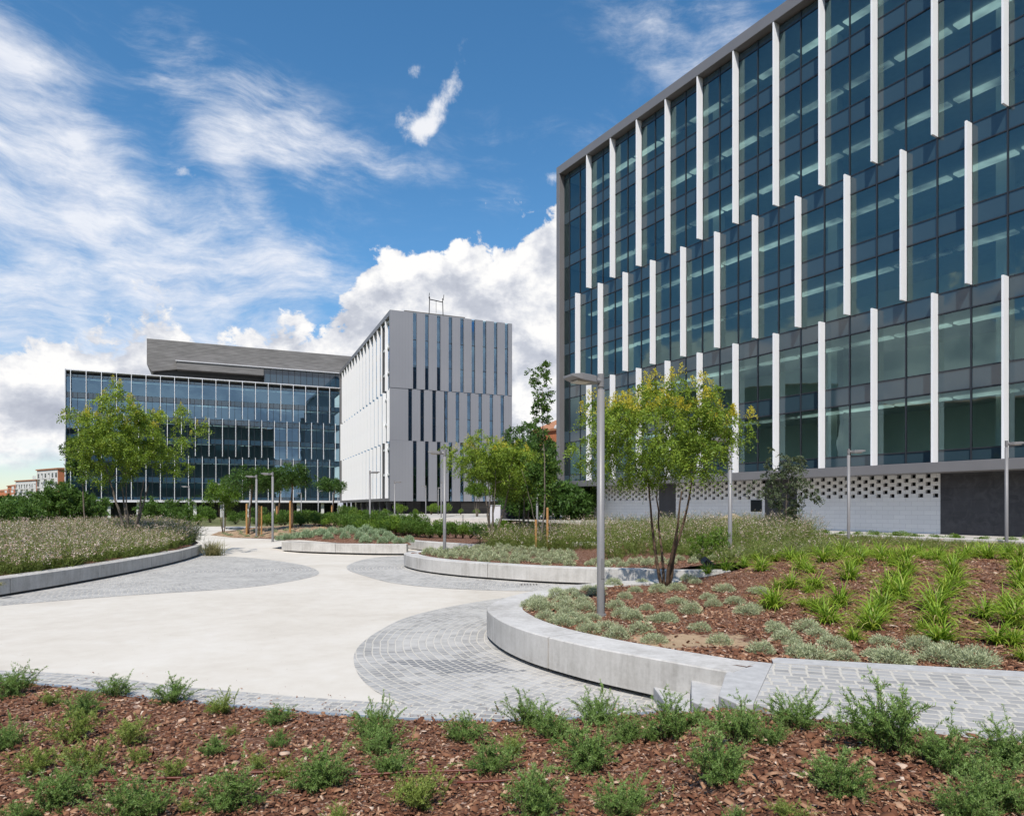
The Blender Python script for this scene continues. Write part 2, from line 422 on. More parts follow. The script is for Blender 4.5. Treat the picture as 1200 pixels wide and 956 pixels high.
def sheet(name, poly, hf, mat, step, fine=None, sandf=None, kind='structure'):
    """triangulated sheet over a polygon with height function; denser near the camera"""
    pts = [Vector(p) for p in poly]; nb = len(pts)
    x0, x1 = min(p[0] for p in poly), max(p[0] for p in poly); y0, y1 = min(p[1] for p in poly), max(p[1] for p in poly)
    y = y0
    while y < y1:
        st = step if fine is None else max(fine, min(step, step * (abs(y)) / 25))
        x = x0 + R.random() * st
        while x < x1:
            xx, yy = x + R.uniform(-.2, .2) * st, y + R.uniform(-.2, .2) * st
            if inside(xx, yy, poly) and edge_dist(xx, yy, poly) > st * .35: pts.append(Vector((xx, yy)))
            x += st
        y += st
    vs, es, fs, *_ = delaunay_2d_cdt(pts, [], [list(range(nb))], 1, 1e-5)
    V = [(v.x, v.y, hf(v.x, v.y)) for v in vs]
    me = bpy.data.meshes.new(name)
    fl = []
    for f in fs:
        a, b, c = (vs[i] for i in f[:3])
        fl.append(tuple(f) if (b - a).cross(c - a) > 0 else tuple(reversed(f)))
    me.from_pydata(V, [], fl)
    me.polygons.foreach_set('use_smooth', [True] * len(me.polygons))
    if sandf:
        a = me.attributes.new('sand', 'FLOAT', 'POINT'); a.data.foreach_set('value', [sandf(v[0], v[1]) for v in V])
    me.materials.append(M[mat])
    o = bpy.data.objects.new(name, me); COL.objects.link(o); o['kind'] = kind
    return o
def px(x, y, z=0.):
    D = (H - z) * FPX / (y - HZ); return ((x - 600) / FPX * D, D)
def pxh(x, y, hf):
    z = .3
    for _ in range(12):
        X, Y = px(x, y, z); z = .5 * z + .5 * min(hf(X, Y), 1.6)
    return px(x, y, z)
# ------------------------------------------------------------------ terrain functions
def g0(x, y): return .28 * ss(y, 30, 38)
NWE = [(-8.4, 38.0), (-12, 37.2), (-16, 39.3), (-19, 43), (-21, 49), (-21.1, 49), (-19.1, 43.2), (-16, 39.4), (-12, 37.3)]
def hbig(x, y):
    z = .42 - .08 * ss(y, 34, 38)
    z += .44 * ss(x, 2.8, 8.5) * ss(y, 6.8, 13) * (1 - .45 * ss(y, 16, 24))
    z += .22 * math.exp(-((x - 5) / 5) ** 2 - ((y - 26) / 4) ** 2) + .12 * ss(y, 22, 30) * ss(x, -1, 4)
    z += .62 * math.exp(-((x + 11.5) / 7.5) ** 2 - ((y - 46.5) / 5.5) ** 2)
    z += .03 * math.sin(x * 1.7 + y * .6) * math.sin(y * 1.3 - x * .4) + .012 * math.sin(x * 6.1) * math.sin(y * 5.3 + x)
    if y > 35 and x < -6: z = .285 + (z - .285) * ss(edge_dist(x, y, NWE), 0, 2.2)
    return z
def hmid(x, y): return .42 + .5 * math.exp(-((x + 7.6) / 2.4) ** 2 - ((y - 31.9) / 1.3) ** 2)
def hleft(x, y): return .40 + .38 * ss(-x, 12.3, 17) + .03 * math.sin(x * 1.3) * math.sin(y)
def hfront(x, y):
    z = .018 + .03 * ss(7.0 - y, 0, 1.5) + .42 * ss(x - .28 * (6.9 - y) * -1, 1.35, 2.5)
    return z + .022 * ss(6.9 - y, 0, 1) * math.sin(x * 2.3 + 1) * math.sin(y * 2.9) + .004 * math.sin(x * 9) * math.sin(y * 8)

def offset(pts, t):
    out = []
    for i, p in enumerate(pts):
        a = pts[max(i - 1, 0)]; b = pts[min(i + 1, len(pts) - 1)]
        dx, dy = b[0] - a[0], b[1] - a[1]; l = math.hypot(dx, dy)
        out.append((p[0] + dy / l * t, p[1] - dx / l * t))
    return out
W1 = crom([(2.19, 6.76), (1.47, 7.44), (.80, 8.14), (.17, 9.05), (-.24, 10.1), (-.40, 11.25), (.02, 12.6), (.90, 13.9), (1.86, 14.7), (2.75, 15.2), (3.6, 15.55), (4.6, 15.85)], 6)
W2 = crom([(5.6, 17.45), (3.6, 17.7), (2.12, 18.1), (.8, 18.6), (-.31, 19.3), (-1.6, 20.25), (-2.8, 21.6), (-3.6, 23.2), (-3.8, 24.4), (-3.4, 25.5), (-2.5, 26.7), (-1.5, 27.8)], 6)
W3 = crom([(-1.6, 28.5), (-2.6, 29.7), (-3.6, 30.8), (-4.6, 32.0), (-5.5, 33.4), (-6.4, 35.2), (-7.6, 36.8)], 6)
WM = crom([(-4.5, 29.15), (-5.7, 29.2), (-6.8, 29.5), (-9, 30.35), (-10.6, 31.4)], 8)
WL = crom([(-13.4, 29.5), (-12.5, 25.8), (-11.95, 21.9), (-11.75, 18.3), (-11.8, 15.7), (-12.0, 12.5), (-12.5, 9), (-13.4, 6)], 6)

def bench_wall(pts, thick, top, seg, label, base=0., foot=.06):
    e = empty('curved_bench_wall', (pts[0][0], pts[0][1], base), label, 'bench wall')
    inn = offset(pts, thick); fo = offset(pts, .12); fi = offset(pts, thick - .04)
    # resample by arclength into precast segments
    L = [0]
    for a, b in zip(pts, pts[1:]): L.append(L[-1] + math.hypot(b[0] - a[0], b[1] - a[1]))
    def at(poly, l):
        for i in range(len(L) - 1):
            if l <= L[i + 1] + 1e-9:
                t = (l - L[i]) / (L[i + 1] - L[i]); return (poly[i][0] + (poly[i + 1][0] - poly[i][0]) * t, poly[i][1] + (poly[i + 1][1] - poly[i][1]) * t)
        return poly[-1]
    mb = MB(); n = max(1, round(L[-1] / seg)); sl = L[-1] / n
    def strip(m, A, B, l0, l1, z0, z1, c=.012):
        k = max(2, int((l1 - l0) / .16)); b = len(m.v)
        for i in range(k + 1):
            l = l0 + (l1 - l0) * i / k
            ax, ay = at(A, l); bx, by = at(B, l); d = math.hypot(bx - ax, by - ay); ux, uy = (bx - ax) / d * c, (by - ay) / d * c
            m.v += [(ax, ay, z0), (ax, ay, z1 - c), (ax + ux, ay + uy, z1), (bx - ux, by - uy, z1), (bx, by, z1 - c), (bx, by, z0)]
        for i in range(k):
            for j in range(6):
                m.f.append((b + i * 6 + j, b + i * 6 + (j + 1) % 6, b + (i + 1) * 6 + (j + 1) % 6, b + (i + 1) * 6 + j))
        m.f.append(tuple(b + j for j in range(5, -1, -1))); m.f.append(tuple(b + k * 6 + j for j in range(6)))
    for i in range(n):
        strip(mb, pts, inn, i * sl + .010, (i + 1) * sl - .010, base + foot, top)
    o = mb.build('coping', 'bench_concrete', e)
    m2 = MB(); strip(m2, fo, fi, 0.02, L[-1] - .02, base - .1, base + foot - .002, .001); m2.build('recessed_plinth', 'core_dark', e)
    import bmesh
    for ob in e.children:
        bm = bmesh.new(); bm.from_mesh(ob.data); bmesh.ops.recalc_face_normals(bm, faces=bm.faces); bm.to_mesh(ob.data); bm.free()
    return e
bench_wall(W1, .58, .455, 2.6, 'rounded pale concrete bench wall of the near planter beside the steps')
bench_wall(W2, .5, .45, 3.2, 'curving concrete bench wall of the silver planted bed behind the small tree')
bench_wall(W3, .45, .48, 4.0, 'low concrete bench wall running back from the inlet below the green shrubs', .04)
bench_wall(WM, .45, .47, 3.4, 'concrete bench wall in front of the island mound of silvery cushions', .02)
bench_wall(WL, .5, .43, 3.3, 'long gently curved concrete bench wall holding the flower meadow')

# ground sheets
def S(name, poly, hf, mat, step, **k): return sheet(name, poly, hf, mat, step, **k)
big = [(-3000, -1500), (3000, -1500), (3000, 3500), (-3000, 3500)]
mb = MB(); mb.poly([(x, y, -.12) for x, y in big], [(0, 1, 2, 3)]); o = mb.build('ground', 'ground'); o['kind'] = 'structure'
S('plaza_paving', [(-60, 3), (14, 3), (14, 33), (0, 60), (-40, 62), (-60, 60)], g0, 'plaza', 2.5)
KER = [(14, 3.75), (8, 5.62), (4.93, 6.57), (2.74, 7.2), (2.45, 7.3)]
beds = [(14, 4.0), (8, 5.85), (4.93, 6.80), (2.95, 7.38)]
big_poly = beds + offset(W1, .3) + [(5.5, 16.2), (6.0, 16.8)] + offset(W2, .25) + offset(W3, .22) + \
    [(-8.4, 38.0), (-12, 37.2), (-16, 39.3), (-19, 43), (-21, 49), (-19, 56), (-13, 56.5), (0, 56.2), (6, 45.2), (13.0, 32.6), (17.9, 24.9), (23.9, 15.3), (30, 6), (30, 1)]
def sand_big(x, y):
    s = .12 + .75 * math.exp(-((x - 2.3) / .85) ** 2 - ((y - 8.55) / .5) ** 2) + .3 * math.exp(-((x - 1.2) / .5) ** 2 - ((y - 9.0) / .4) ** 2)
    s += .45 * ss(y, 37, 40) * ss(-x, 7, 12)
    return s
S('planting_bed', big_poly, hbig, 'mulch', 1.1, fine=.22, sandf=sand_big)
mid_poly = offset(WM, .22) + [(-11.6, 32.6), (-11.2, 33.5), (-9.6, 34.0), (-7.6, 33.6), (-6.0, 32.4), (-4.7, 30.9), (-4.35, 29.6)]
S('planting_bed', mid_poly, hmid, 'mulch', .5, sandf=lambda x, y: .15)
left_poly = offset(WL, .25) + [(-50, 6), (-50, 44), (-30, 41), (-19, 36), (-15.2, 32.2), (-13.9, 30.3)]
S('planting_bed', left_poly, hleft, 'mulch', 1.6, fine=.5, sandf=lambda x, y: .12)
KF = crom([(-12, 8.8), (-6.2, 8.15), (-3.9, 7.42), (-2.2, 6.95), (-.9, 6.68), (.2, 6.66), (1.0, 6.8), (1.5, 6.92)], 5)
front_poly = KF + [(1.62, 6.5), (1.84, 5.75), (2.15, 5.32), (2.6, 5.06), (3.1, 4.80), (3.9, 4.55), (8, 3.3), (14, 1.2), (14, -1), (-12, -1)]
S('planting_bed', front_poly, hfront, 'mulch', .5, fine=.16, sandf=lambda x, y: .12 + .3 * math.exp(-((x + 2.25) / .22) ** 2 - ((y - 6.05) / .14) ** 2))
# grey metal edging of the front bed
def edging(pts, z0, z1, w, mat, name, label):
    mb = MB(); ot = offset(pts, w)
    for i in range(len(pts) - 1):
        a, b, c, d = pts[i], pts[i + 1], ot[i + 1], ot[i]
        zt0, zt1 = (z1(*pts[i]), z1(*pts[i + 1])) if callable(z1) else (z1, z1)
        mb.hexa([(*a, z0), (*b, z0), (*c, z0), (*d, z0), (*a, zt0), (*b, zt1), (*c, zt1), (*d, zt0)])
    o = mb.build(name, mat); tag(o, label, 'kerb'); return o
simple('steel_blue', (.20, .235, .27), .5, .0, .15, 4)
simple('granite_pale', (.41, .405, .395), .75, 0, .14, 9, .2)
edging(crom([(-12, 8.8), (-6.2, 8.15), (-3.9, 7.42), (-2.2, 6.95), (-.9, 6.68), (.2, 6.66), (1.0, 6.8), (1.5, 6.92)], 5), -.1, .03, .06, 'steel_blue', 'edging_kerb', 'thin blue grey kerb curving along the front bark bed')
edging([(14, 3.72), (8, 5.59), (4.93, 6.55), (2.74, 7.16)], -.1, .462, .26, 'granite_pale', 'stone_kerb', 'straight grey stone kerb between the raised cobbled path and daylily bed')

# cobbled areas
def flat(z): return lambda x, y: z
near_cob = crom([(-1.05, 7.15), (-1.55, 7.75), (-2.0, 8.75), (-2.28, 10.0), (-2.25, 11.4), (-1.95, 13.0), (-1.2, 14.4), (-.2, 15.6), (.9, 16.3), (2.2, 16.6), (4.3, 16.6)], 6)
poly = near_cob + offset(list(reversed(W1)), -.3)[0:] + [(1.6, 6.95), (1.0, 6.86), (.2, 6.72), (-.5, 6.72)]
S('cobbled_paving', poly, flat(.004), 'setts_near', 1.)
bd = KF[:27]
poly = [(x, y + .02) for x, y in bd] + [(bd[-1][0], bd[-1][1] + .5)] + [(x + .1, y + .5) for x, y in reversed(bd)]
S('cobbled_paving', poly, flat(.008), 'setts_border', 1.)
lc = crom([(-13.0, 11.5), (-10.8, 14.4), (-9.1, 16.0), (-6.9, 17.6), (-6.05, 19.6), (-6.1, 21.6), (-7.5, 24.4), (-10.0, 27.2), (-12.9, 29.3)], 6)
S('cobbled_paving', lc + [(-13.2, 28.6)] + offset(WL, .1)[1:38], flat(.004), 'setts_left', 1.2)
mc = crom([(4.0, 17.9), (2.5, 16.9), (.3, 16.9), (-1.6, 17.4), (-3.2, 18.6), (-4.4, 20.5), (-5.4, 22.5), (-5.85, 24.5), (-5.8, 27.2), (-5.0, 28.7), (-4.2, 28.9)], 6)
S('cobbled_paving', mc + list(reversed(offset(W2, .2)[6:52])), flat(.0055), 'setts_mid', 1.2)
# raised cobbled path and steps
pathp = [(2.74, 7.18), (4.93, 6.57), (8, 5.61), (14, 3.74), (14, 1.3), (8, 3.36), (3.9, 4.62), (3.1, 4.86), (2.6, 5.12), (2.2, 5.38), (2.02, 5.7)]
mb = MB(); mb.prism(list(reversed(pathp)), -.1, .450); o = mb.build('footpath', 'setts_path'); o['kind'] = 'structure'
st = empty('stone_steps', (1.9, 6.8, 0), 'short flight of pale stone steps at the end of the near bench wall', 'steps')
for pl, z in (([(2.47, 7.33), (2.735, 7.18), (2.015, 5.7), (1.88, 5.72), (1.80, 5.95), (2.10, 6.72)], .452),
              ([(2.15, 6.80), (2.095, 6.72), (1.795, 5.95), (1.66, 6.32), (1.86, 7.08)], .30),
              ([(1.855, 7.085), (1.655, 6.325), (1.52, 6.75), (1.53, 7.40)], .15)):
    mb = MB(); mb.prism(list(reversed(pl)), -.1, z); o = mb.build('step', 'granite_pale', st, bevel=.008)
import bmesh
for o in list(st.children) + [bpy.data.objects['footpath']]:
    bm = bmesh.new(); bm.from_mesh(o.data); bmesh.ops.recalc_face_normals(bm, faces=bm.faces); bm.to_mesh(o.data); bm.free()

# terraces towards the buildings
tp = [(-13.5, 56.9), (0, 56.6), (6.4, 45.4), (13.4, 32.7), (18.3, 25.0), (24.3, 15.4), (30.4, 6), (120, 6), (120, 260), (-30, 260), (-30, 130), (-16, 90)]
def hter(x, y): return .68 + .27 * ss(y, 40, 54)
S('terrace_paving', tp, hter, 'terrace', 12.)
def low_wall(p0, p1, w, z0, z1, label, mat='pale_slab'):
    a, b = Vector(p0), Vector(p1); d = (b - a).normalized(); nrm = Vector((-d.y, d.x)) * w
    mb = MB(); mb.hexa([(*a, z0), (*b, z0), (*(b + nrm), z0), (*(a + nrm), z0), (*a, z1), (*b, z1), (*(b + nrm), z1), (*(a + nrm), z1)])
    o = mb.build('retaining_wall', mat, bevel=.01); tag(o, label, 'wall'); return o
low_wall((-13.5, 56.4), (-1.9, 55.6), .35, .2, 1.13, 'pale low retaining wall in front of the grey panelled building')
low_wall((5.9, 45.6), (13.0, 32.75), .3, .3, .84, 'far stretch of low pale wall behind the flower meadow')
low_wall((13.02, 32.7), (30.0, 5.7), .3, .3, .86, 'low sunlit wall between the daylily bed and white block wall')
mb = MB(); mb.box(-1.62, -.85, 50.2, 51.2, .4, 2.12); mb.box(-1.66, -.81, 50.16, 51.24, 2.12, 2.17); o = mb.build('service_cabinet', 'white_metal', bevel=.02)
tag(o, 'tall plain white cabinet standing behind the multi stemmed tree', 'cabinet')
low_wall((-1.0, 62), (2.4, 62.6), .3, .9, 2.1, 'dark grey screen wall beside the white cabinet', 'stone_dark')
# handrail by the terrace wall
hr = MB(); hr.tube([(-5.6, 55.0, .35), (-5.35, 55.0, 1.25), (-4.4, 55.0, 1.38), (-3.9, 55, 1.38)], .03); hr.tube([(-3.95, 55, .5), (-3.95, 55, 1.37)], .03)
tag(hr.build('handrail', 'black_metal'), 'small dark handrail before the pale low retaining wall', 'handrail')

# ------------------------------------------------------------------ facades
class Fr:
    def __init__(s, ox, oy, ux, uy):
        l = math.hypot(ux, uy); s.o = Vector((ox, oy)); s.u = Vector((ux, uy)) / l; s.n = Vector((s.u.y, -s.u.x)); s.rz = math.atan2(s.u.y, s.u.x)
    def p(s, a, out, z):
        q = s.o + s.u * a + s.n * out; return (q.x, q.y, z)
def fobj(fr, name, mat, parent, boxes=(), quads=(), a=0, out=0, z=0, bevel=0):
    """mesh in facade-local axes (x along, -y outward) placed at (a,out,z) on the frame"""
    mb = MB()
    for b in boxes: mb.box(b[0], b[1], -b[3], -b[2], b[4], b[5])
    for (x0, x1, oo, z0, z1) in quads: mb.quad((x0, -oo, z0), (x1, -oo, z0), (x1, -oo, z1), (x0, -oo, z1))
    o = mb.build(name, mat, None, bevel=bevel); o.parent = parent
    o.location = Vector(fr.p(a, out, z)) - Vector(parent.location); o.rotation_euler.z = fr.rz
    return o
def fcopy(src, fr, parent, a, out, z):
    c = copy_tree(src, parent); c.location = Vector(fr.p(a, out, z)) - Vector(parent.location); return c
def s_at(fr, x, out=0.):
    o = fr.o + fr.n * out; t = (x - 600) / FPX
    return (o.y * t - o.x) / (fr.u.x - fr.u.y * t)

V_, S_ = 2.82, 1.03
def curtain(fr, parent, s0, nb, bay, zb, floors, gl, sp, ct, interior=6.5, limit=100, tiers=(2, 2, 3), fo=-.55, lights=True, end=(None, None)):
    """curtain wall: windows (2 panes and frame), spandrel bands, slabs, core"""
    L0, L1 = s0, s0 + nb * bay
    if end[0] is not None: L0 = end[0]
    if end[1] is not None: L1 = end[1]
    proto = None; rest = MB(); zs = []
    z = zb + .6
    for k in range(floors):
        zs.append(z); z += V_ + S_
    ztop = zs[-1] + V_
    h = bay / 2
    for k, z in enumerate(zs):
        for b in range(nb):
            if proto is None:
                w = fobj(fr, 'window', gl, parent, quads=[(0, h, 0, 0, V_), (h, bay, 0, 0, V_)], a=s0 + b * bay, out=fo, z=z)
                fm = fobj(fr, 'frame', 'mullion', parent, boxes=[(-.03, .03, -.05, .055, 0, V_), (h - .03, h + .03, -.05, .055, 0, V_), (.03, h - .03, -.05, .03, -.03, .03), (h + .03, bay - .03, -.05, .03, -.03, .03), (.03, h - .03, -.05, .03, V_ - .03, V_ + .03), (h + .03, bay - .03, -.05, .03, V_ - .03, V_ + .03)])
                fm.parent = w; fm.location = (0, 0, 0); fm.rotation_euler.z = 0
                proto = w
            elif ct[0] < limit: fcopy(proto, fr, parent, s0 + b * bay, fo, z)
            else:
                q = [fr.p(s0 + b * bay + x, fo, z + zz) for x, zz in ((0, 0), (bay, 0), (bay, V_), (0, V_))]; rest.quad(*q)
            ct[0] += 1
        # edge strips outside the bays
        for a0, a1 in ((L0, s0), (s0 + nb * bay, L1)):
            if a1 - a0 > .05: fobj(fr, 'side_pane', gl, parent, quads=[(0, a1 - a0, 0, 0, V_)], a=a0, out=fo, z=z)
    if rest.f:
        o = rest.build('window_glazing', gl, parent); o['kind'] = 'stuff'
    bands = [(zb, zs[0])] + [(z + V_, z + V_ + S_) for z in zs[:-1]] + [(ztop, ztop + .5)]
    for z0, z1 in bands:
        fobj(fr, 'spandrel_band', sp, parent, quads=[(0, L1 - L0, 0, .03, z1 - z0 - .03)], a=L0, out=fo, z=z0)
    for z0, z1 in bands:
        mb = MB(); x = s0; q = 0
        while x < L1:   # a welded comb: low rail with an upright at every pane edge
            a = x - L0
            mb.v += [(a - .03, -.055, z0), (a + .03, -.055, z0), (a - .03, -.055, z0 + .05), (a + .03, -.055, z0 + .05), (a - .03, -.055, z1), (a + .03, -.055, z1), (a - .03, 0, z0), (a + .03, 0, z0), (a - .03, 0, z1), (a + .03, 0, z1)]
            mb.f += [(q, q + 1, q + 3, q + 2), (q + 2, q + 3, q + 5, q + 4), (q, q + 2, q + 4, q + 8, q + 6), (q + 1, q + 7, q + 9, q + 5, q + 3)]
            if q: mb.f += [(q - 9, q, q + 2, q - 7)]
            x += h; q += 10
        o = mb.build('spandrel_mullion', 'mullion'); o.parent = parent; o.location = Vector(fr.p(L0, fo, 0)) - Vector(parent.location); o.rotation_euler.z = fr.rz
    for i, (z0, z1) in enumerate(bands):
        fobj(fr, 'floor_slab', 'slab_concrete', parent, boxes=[(0, L1 - L0, -interior, -.15, max(.05, (z1 - z0) * .12), z1 - z0 - .05)], a=L0, out=fo, z=z0)
        if lights and i > 0:
            fobj(fr, 'ceiling_light', 'ceiling_light', parent, boxes=[(.4 + 3.05 * j, .4 + 3.05 * j + 2.75, -2.9, -2.35, .0, .09) for j in range(int((L1 - L0 - .5) / 3.05))] , a=L0, out=fo, z=z0)
    fobj(fr, 'core_wall', 'interior_wall', parent, boxes=[(0, L1 - L0, -interior - .3, -interior, zb, ztop + .5)], a=L0, out=fo)
    return zs, bands
m, nt, out = newmat('ceiling_light'); e_ = nt.nodes.new('ShaderNodeEmission'); e_.inputs[0].default_value = (.85, 1., .95, 1); n = N(nt); f_, _ = n.noise(n.pos(), .22, 4, .6)
n.link(n.m('MULTIPLY', n.ss(f_, .3, .75), .55), e_.inputs[1]); nt.links.new(e_.outputs[0], out.inputs[0]); M['ceiling_light'] = m

def fins(fr, parent, pos, z0, z1, depth=.5, w=.09, out=-.02, back=.55, mat='fin_white'):
    pr = None
    for a in pos:
        if pr is None: pr = fobj(fr, 'fin', mat, parent, boxes=[(-w / 2, w / 2, -depth, 0, 0, z1 - z0)], a=a, out=out, z=z0)
        else: fcopy(pr, fr, parent, a, out, z0)

# ---- large glazed building on the right
RB = empty('office_building', (12, 52, .6), 'large glazed office block with tall staggered white fins above a white block base', 'office building')
F1 = Fr(3.93, 60.5, .524, -.852)
NB = 14; LEN = 1.25 + NB * 3.05 + .5
zs, bands = curtain(F1, RB, 1.25, NB, 3.05, 4.25, 7, 'glass_teal', 'spandrel_teal', [0], end=(.45, LEN - .45))
T = [(4.25, 12.55), (12.6, 20.25), (20.3, 31.33)]
fins(F1, RB, [4.3 + 3.05 * k for k in range(13)], *T[0]); fins(F1, RB, [2.775 + 3.05 * k for k in range(14)], *T[1]); fins(F1, RB, [4.3 + 3.05 * k for k in range(13)], *T[2])
fobj(F1, 'fascia', 'frame_metal', RB, boxes=[(0, LEN, -.8, 0, 3.75, 4.248), (0, LEN, -.8, 0, 31.34, 32.05), (0, .45, -.8, 0, 4.25, 31.338), (LEN - .45, LEN, -.8, 0, 4.25, 31.338)], bevel=.02)
fobj(F1, 'roof', 'roof_membrane', RB, boxes=[(0, LEN, -18, -.81, 31.6, 31.9)])
fobj(F1, 'rear_wall', 'grey_panel', RB, boxes=[(0.01, LEN - .01, -18, -17.6, .6, 31.6), (0.01, .4, -17.6, -.81, 4.2, 31.6), (LEN - .4, LEN - .01, -17.6, -.81, .6, 31.6)])
fobj(F1, 'soffit', 'core_dark', RB, boxes=[(0, LEN, -17.5, -.81, 3.9, 4.2)])
# base: white block wall with perforated courses
BO = -1.5
def blockwall(x0, x1, zb=.55):
    a0, a1 = s_at(F1, x0, BO), s_at(F1, x1, BO); mb = []
    mb.append((0, a1 - a0, -.2, 0, zb, 2.55)); r = 0; z = 2.55
    for r in range(6):
        st_ = -.37 * (r % 2); x = st_
        while x < a1 - a0:
            b0, b1 = max(0, x), min(a1 - a0, x + .49)
            if b1 - b0 > .05: mb.append((b0, b1, -.2 + .001 * (r % 2), -.001 * (r % 2), z, z + .2))
            x += .74
        z += .2
    o = fobj(F1, 'block_wall', 'white_block', RB, boxes=mb, a=a0, out=BO)
    return o
blockwall(695, 772); blockwall(792, 896)
blockwall(934, 1102)
for x0, x1 in ((676, 694.6), (772.4, 791.6), (896.4, 933.6)):
    a0, a1 = s_at(F1, x0, BO), s_at(F1, x1, BO)
    fobj(F1, 'stone_wall', 'stone_dark', RB, boxes=[(0, a1 - a0, -.3, -.02, .55, 3.75)], a=a0, out=BO)
a0 = s_at(F1, 1102.3, BO)
fobj(F1, 'stone_wall', 'dark_cladding', RB, boxes=[(0, LEN - a0 - .5, -.3, .02, .55, 3.75)], a=a0, out=BO)
a0, a1 = s_at(F1, 880, BO), s_at(F1, 893, BO)
fobj(F1, 'base_window', 'window_dark', RB, boxes=[(0, a1 - a0, -.1, .03, 1.75, 2.5)], a=a0, out=BO)
fobj(F1, 'recess_wall', 'core_dark', RB, boxes=[(1.5, LEN - 1, -3.4, -3.2, .55, 3.9)])
fobj(F1, 'base_soffit', 'frame_metal', RB, boxes=[(0, LEN, -17.5, -.81, 3.752, 3.88)])
# security camera on the corner
sc_ = MB(); c0 = Vector(F1.p(0, -.4, 9.2)); sc_.box(c0.x - .45, c0.x - .02, c0.y - .06, c0.y + .06, 9.2, 9.3); sc_.tube([(c0.x - .42, c0.y, 9.0), (c0.x - .42, c0.y, 9.2)], .11, 8)
sc_.build('security_camera', 'white_metal', RB)

for k in range(5): fobj(F1, 'interior_column', 'slab_concrete', RB, boxes=[(-.3, .3, -4.1, -3.5, 4.3, 31.2)], a=5.9 + 9.15 * k)
# ---- grey panelled building in the middle
MBD = empty('office_building', (-17.9, 100, .9), 'grey panelled block with narrow slit windows and white finned side', 'office building')
K = Vector((-17.9, 100)); uL = Vector((.383, -.924))
F2 = Fr(K.x - .383 * 49.5, K.y + .924 * 49.5, .383, -.924); F3 = Fr(K.x, K.y, .918, .397)
ZB = 2.85; tz = [(3.3, 11.65), (11.72, 19.4), (19.47, 30.1)]
LL = 49.5
for k in range(7):
    z = 3.3 + .6 + 3.82 * k
    fobj(F2, 'window_band', 'glass_blue', MBD, quads=[(.4, LL - .5, 0, 0, 2.8)], out=-.6, z=z)
    fobj(F2, 'spandrel_band', 'spandrel_blue', MBD, quads=[(.4, LL - .5, 0, -1.02 if k else -.6, 0)], out=-.6, z=z)
fobj(F2, 'core_wall', 'core_dark', MBD, boxes=[(.4, LL - .5, -3.3, -3, 3.3, 30.1)])
fins(F2, MBD, [3.4 + 3.05 * k for k in range(16)], *tz[0], out=0, depth=.52); fins(F2, MBD, [1.9 + 3.05 * k for k in range(16)] + [49.3], *tz[1], out=.06, depth=.55); fins(F2, MBD, [3.4 + 3.05 * k for k in range(16)], *tz[2], out=-.0, depth=.5)
fobj(F2, 'fascia', 'frame_metal', MBD, boxes=[(0, LL, -.8, 0, ZB, 3.29), (0, LL, -.8, .0, 30.15, 30.85), (0, .35, -.8, 0, 3.3, 30.14)])
def panel_tier(z0, z1, cols, out):
    a = 0; bx = []
    for c in cols:
        bx.append((a, c - .28, -.35, out, z0, z1)); a = c + .28
    bx.append((a, 19.5, -.35, out, z0, z1)); fobj(F3, 'wall_panels', 'grey_panel', MBD, boxes=bx)
    pr = None
    for c in cols:
        if pr is None: pr = fobj(F3, 'slit_window', 'glass_blue', MBD, quads=[(-.28, .28, 0, 0, z1 - z0)], a=c, out=-.10, z=z0)
        else: fcopy(pr, F3, MBD, c, -.16, z0)
cA = [3.75 + 1.85 * k for k in range(9)]; cB = [3.05 + 1.85 * k for k in range(9)]
panel_tier(2.85, 11.78, cA, .06); panel_tier(11.80, 19.48, cB, 0.); panel_tier(19.50, 30.85, cA, .06)
tb = []
for z in [3.3 + .6 + 3.82 * k - 1.02 for k in range(1, 8)]: tb.append((.5, 19.3, -.30, -.19, z, z + .95))
fobj(F3, 'spandrel_band', 'spandrel_blue', MBD, boxes=tb)
tb = []
for z in [3.3 + .6 + 3.82 * k for k in range(0, 8)]: tb.append((.5, 19.3, -.14, -.08, z - .04, z + .04))
fobj(F3, 'transom', 'mullion', MBD, boxes=tb)
fobj(F3, 'core_wall', 'core_dark', MBD, boxes=[(.3, 19.2, -6.3, -6, 3, 30.1)])
for k in range(8): fobj(F3, 'floor_slab', 'slab_concrete', MBD, boxes=[(.4, 19.1, -5.99, -.4, 2.9 + 3.82 * k, 3.2 + 3.82 * k)])
Pf = lambda a, o: F3.p(a, o, 0)[:2]
Q = [F2.p(0.1, -.9, 0)[:2], F2.p(LL - .1, -.9, 0)[:2]]
rb = MB(); back = F3.p(19.5, -50, 0)[:2]
q0 = Vector(Q[0]); q1 = Vector(Pf(.5, -.4)); q2 = Vector(Pf(19.4, -.4)); q3 = q0 + (q2 - q1)
rb.prism([tuple(q0), tuple(q1), tuple(q2), tuple(q3)], 30.2, 30.6); rb.build('roof', 'roof_membrane', MBD)
rb = MB(); w_ = Vector((F3.n.x, F3.n.y)) * -1
rb.hexa([(*q2, 2.9), (*(q2 + F3.u * .1), 2.9), (*(q3 + F3.u * .1), 2.9), (*q3, 2.9), (*q2, 30.8), (*(q2 + F3.u * .1), 30.8), (*(q3 + F3.u * .1), 30.8), (*q3, 30.8)]); rb.build('rear_wall', 'grey_panel', MBD)
rb = MB(); rb.prism([tuple(q0), tuple(q1), tuple(q2), tuple(q3)], 2.9, 3.15); rb.build('soffit', 'core_dark', MBD)
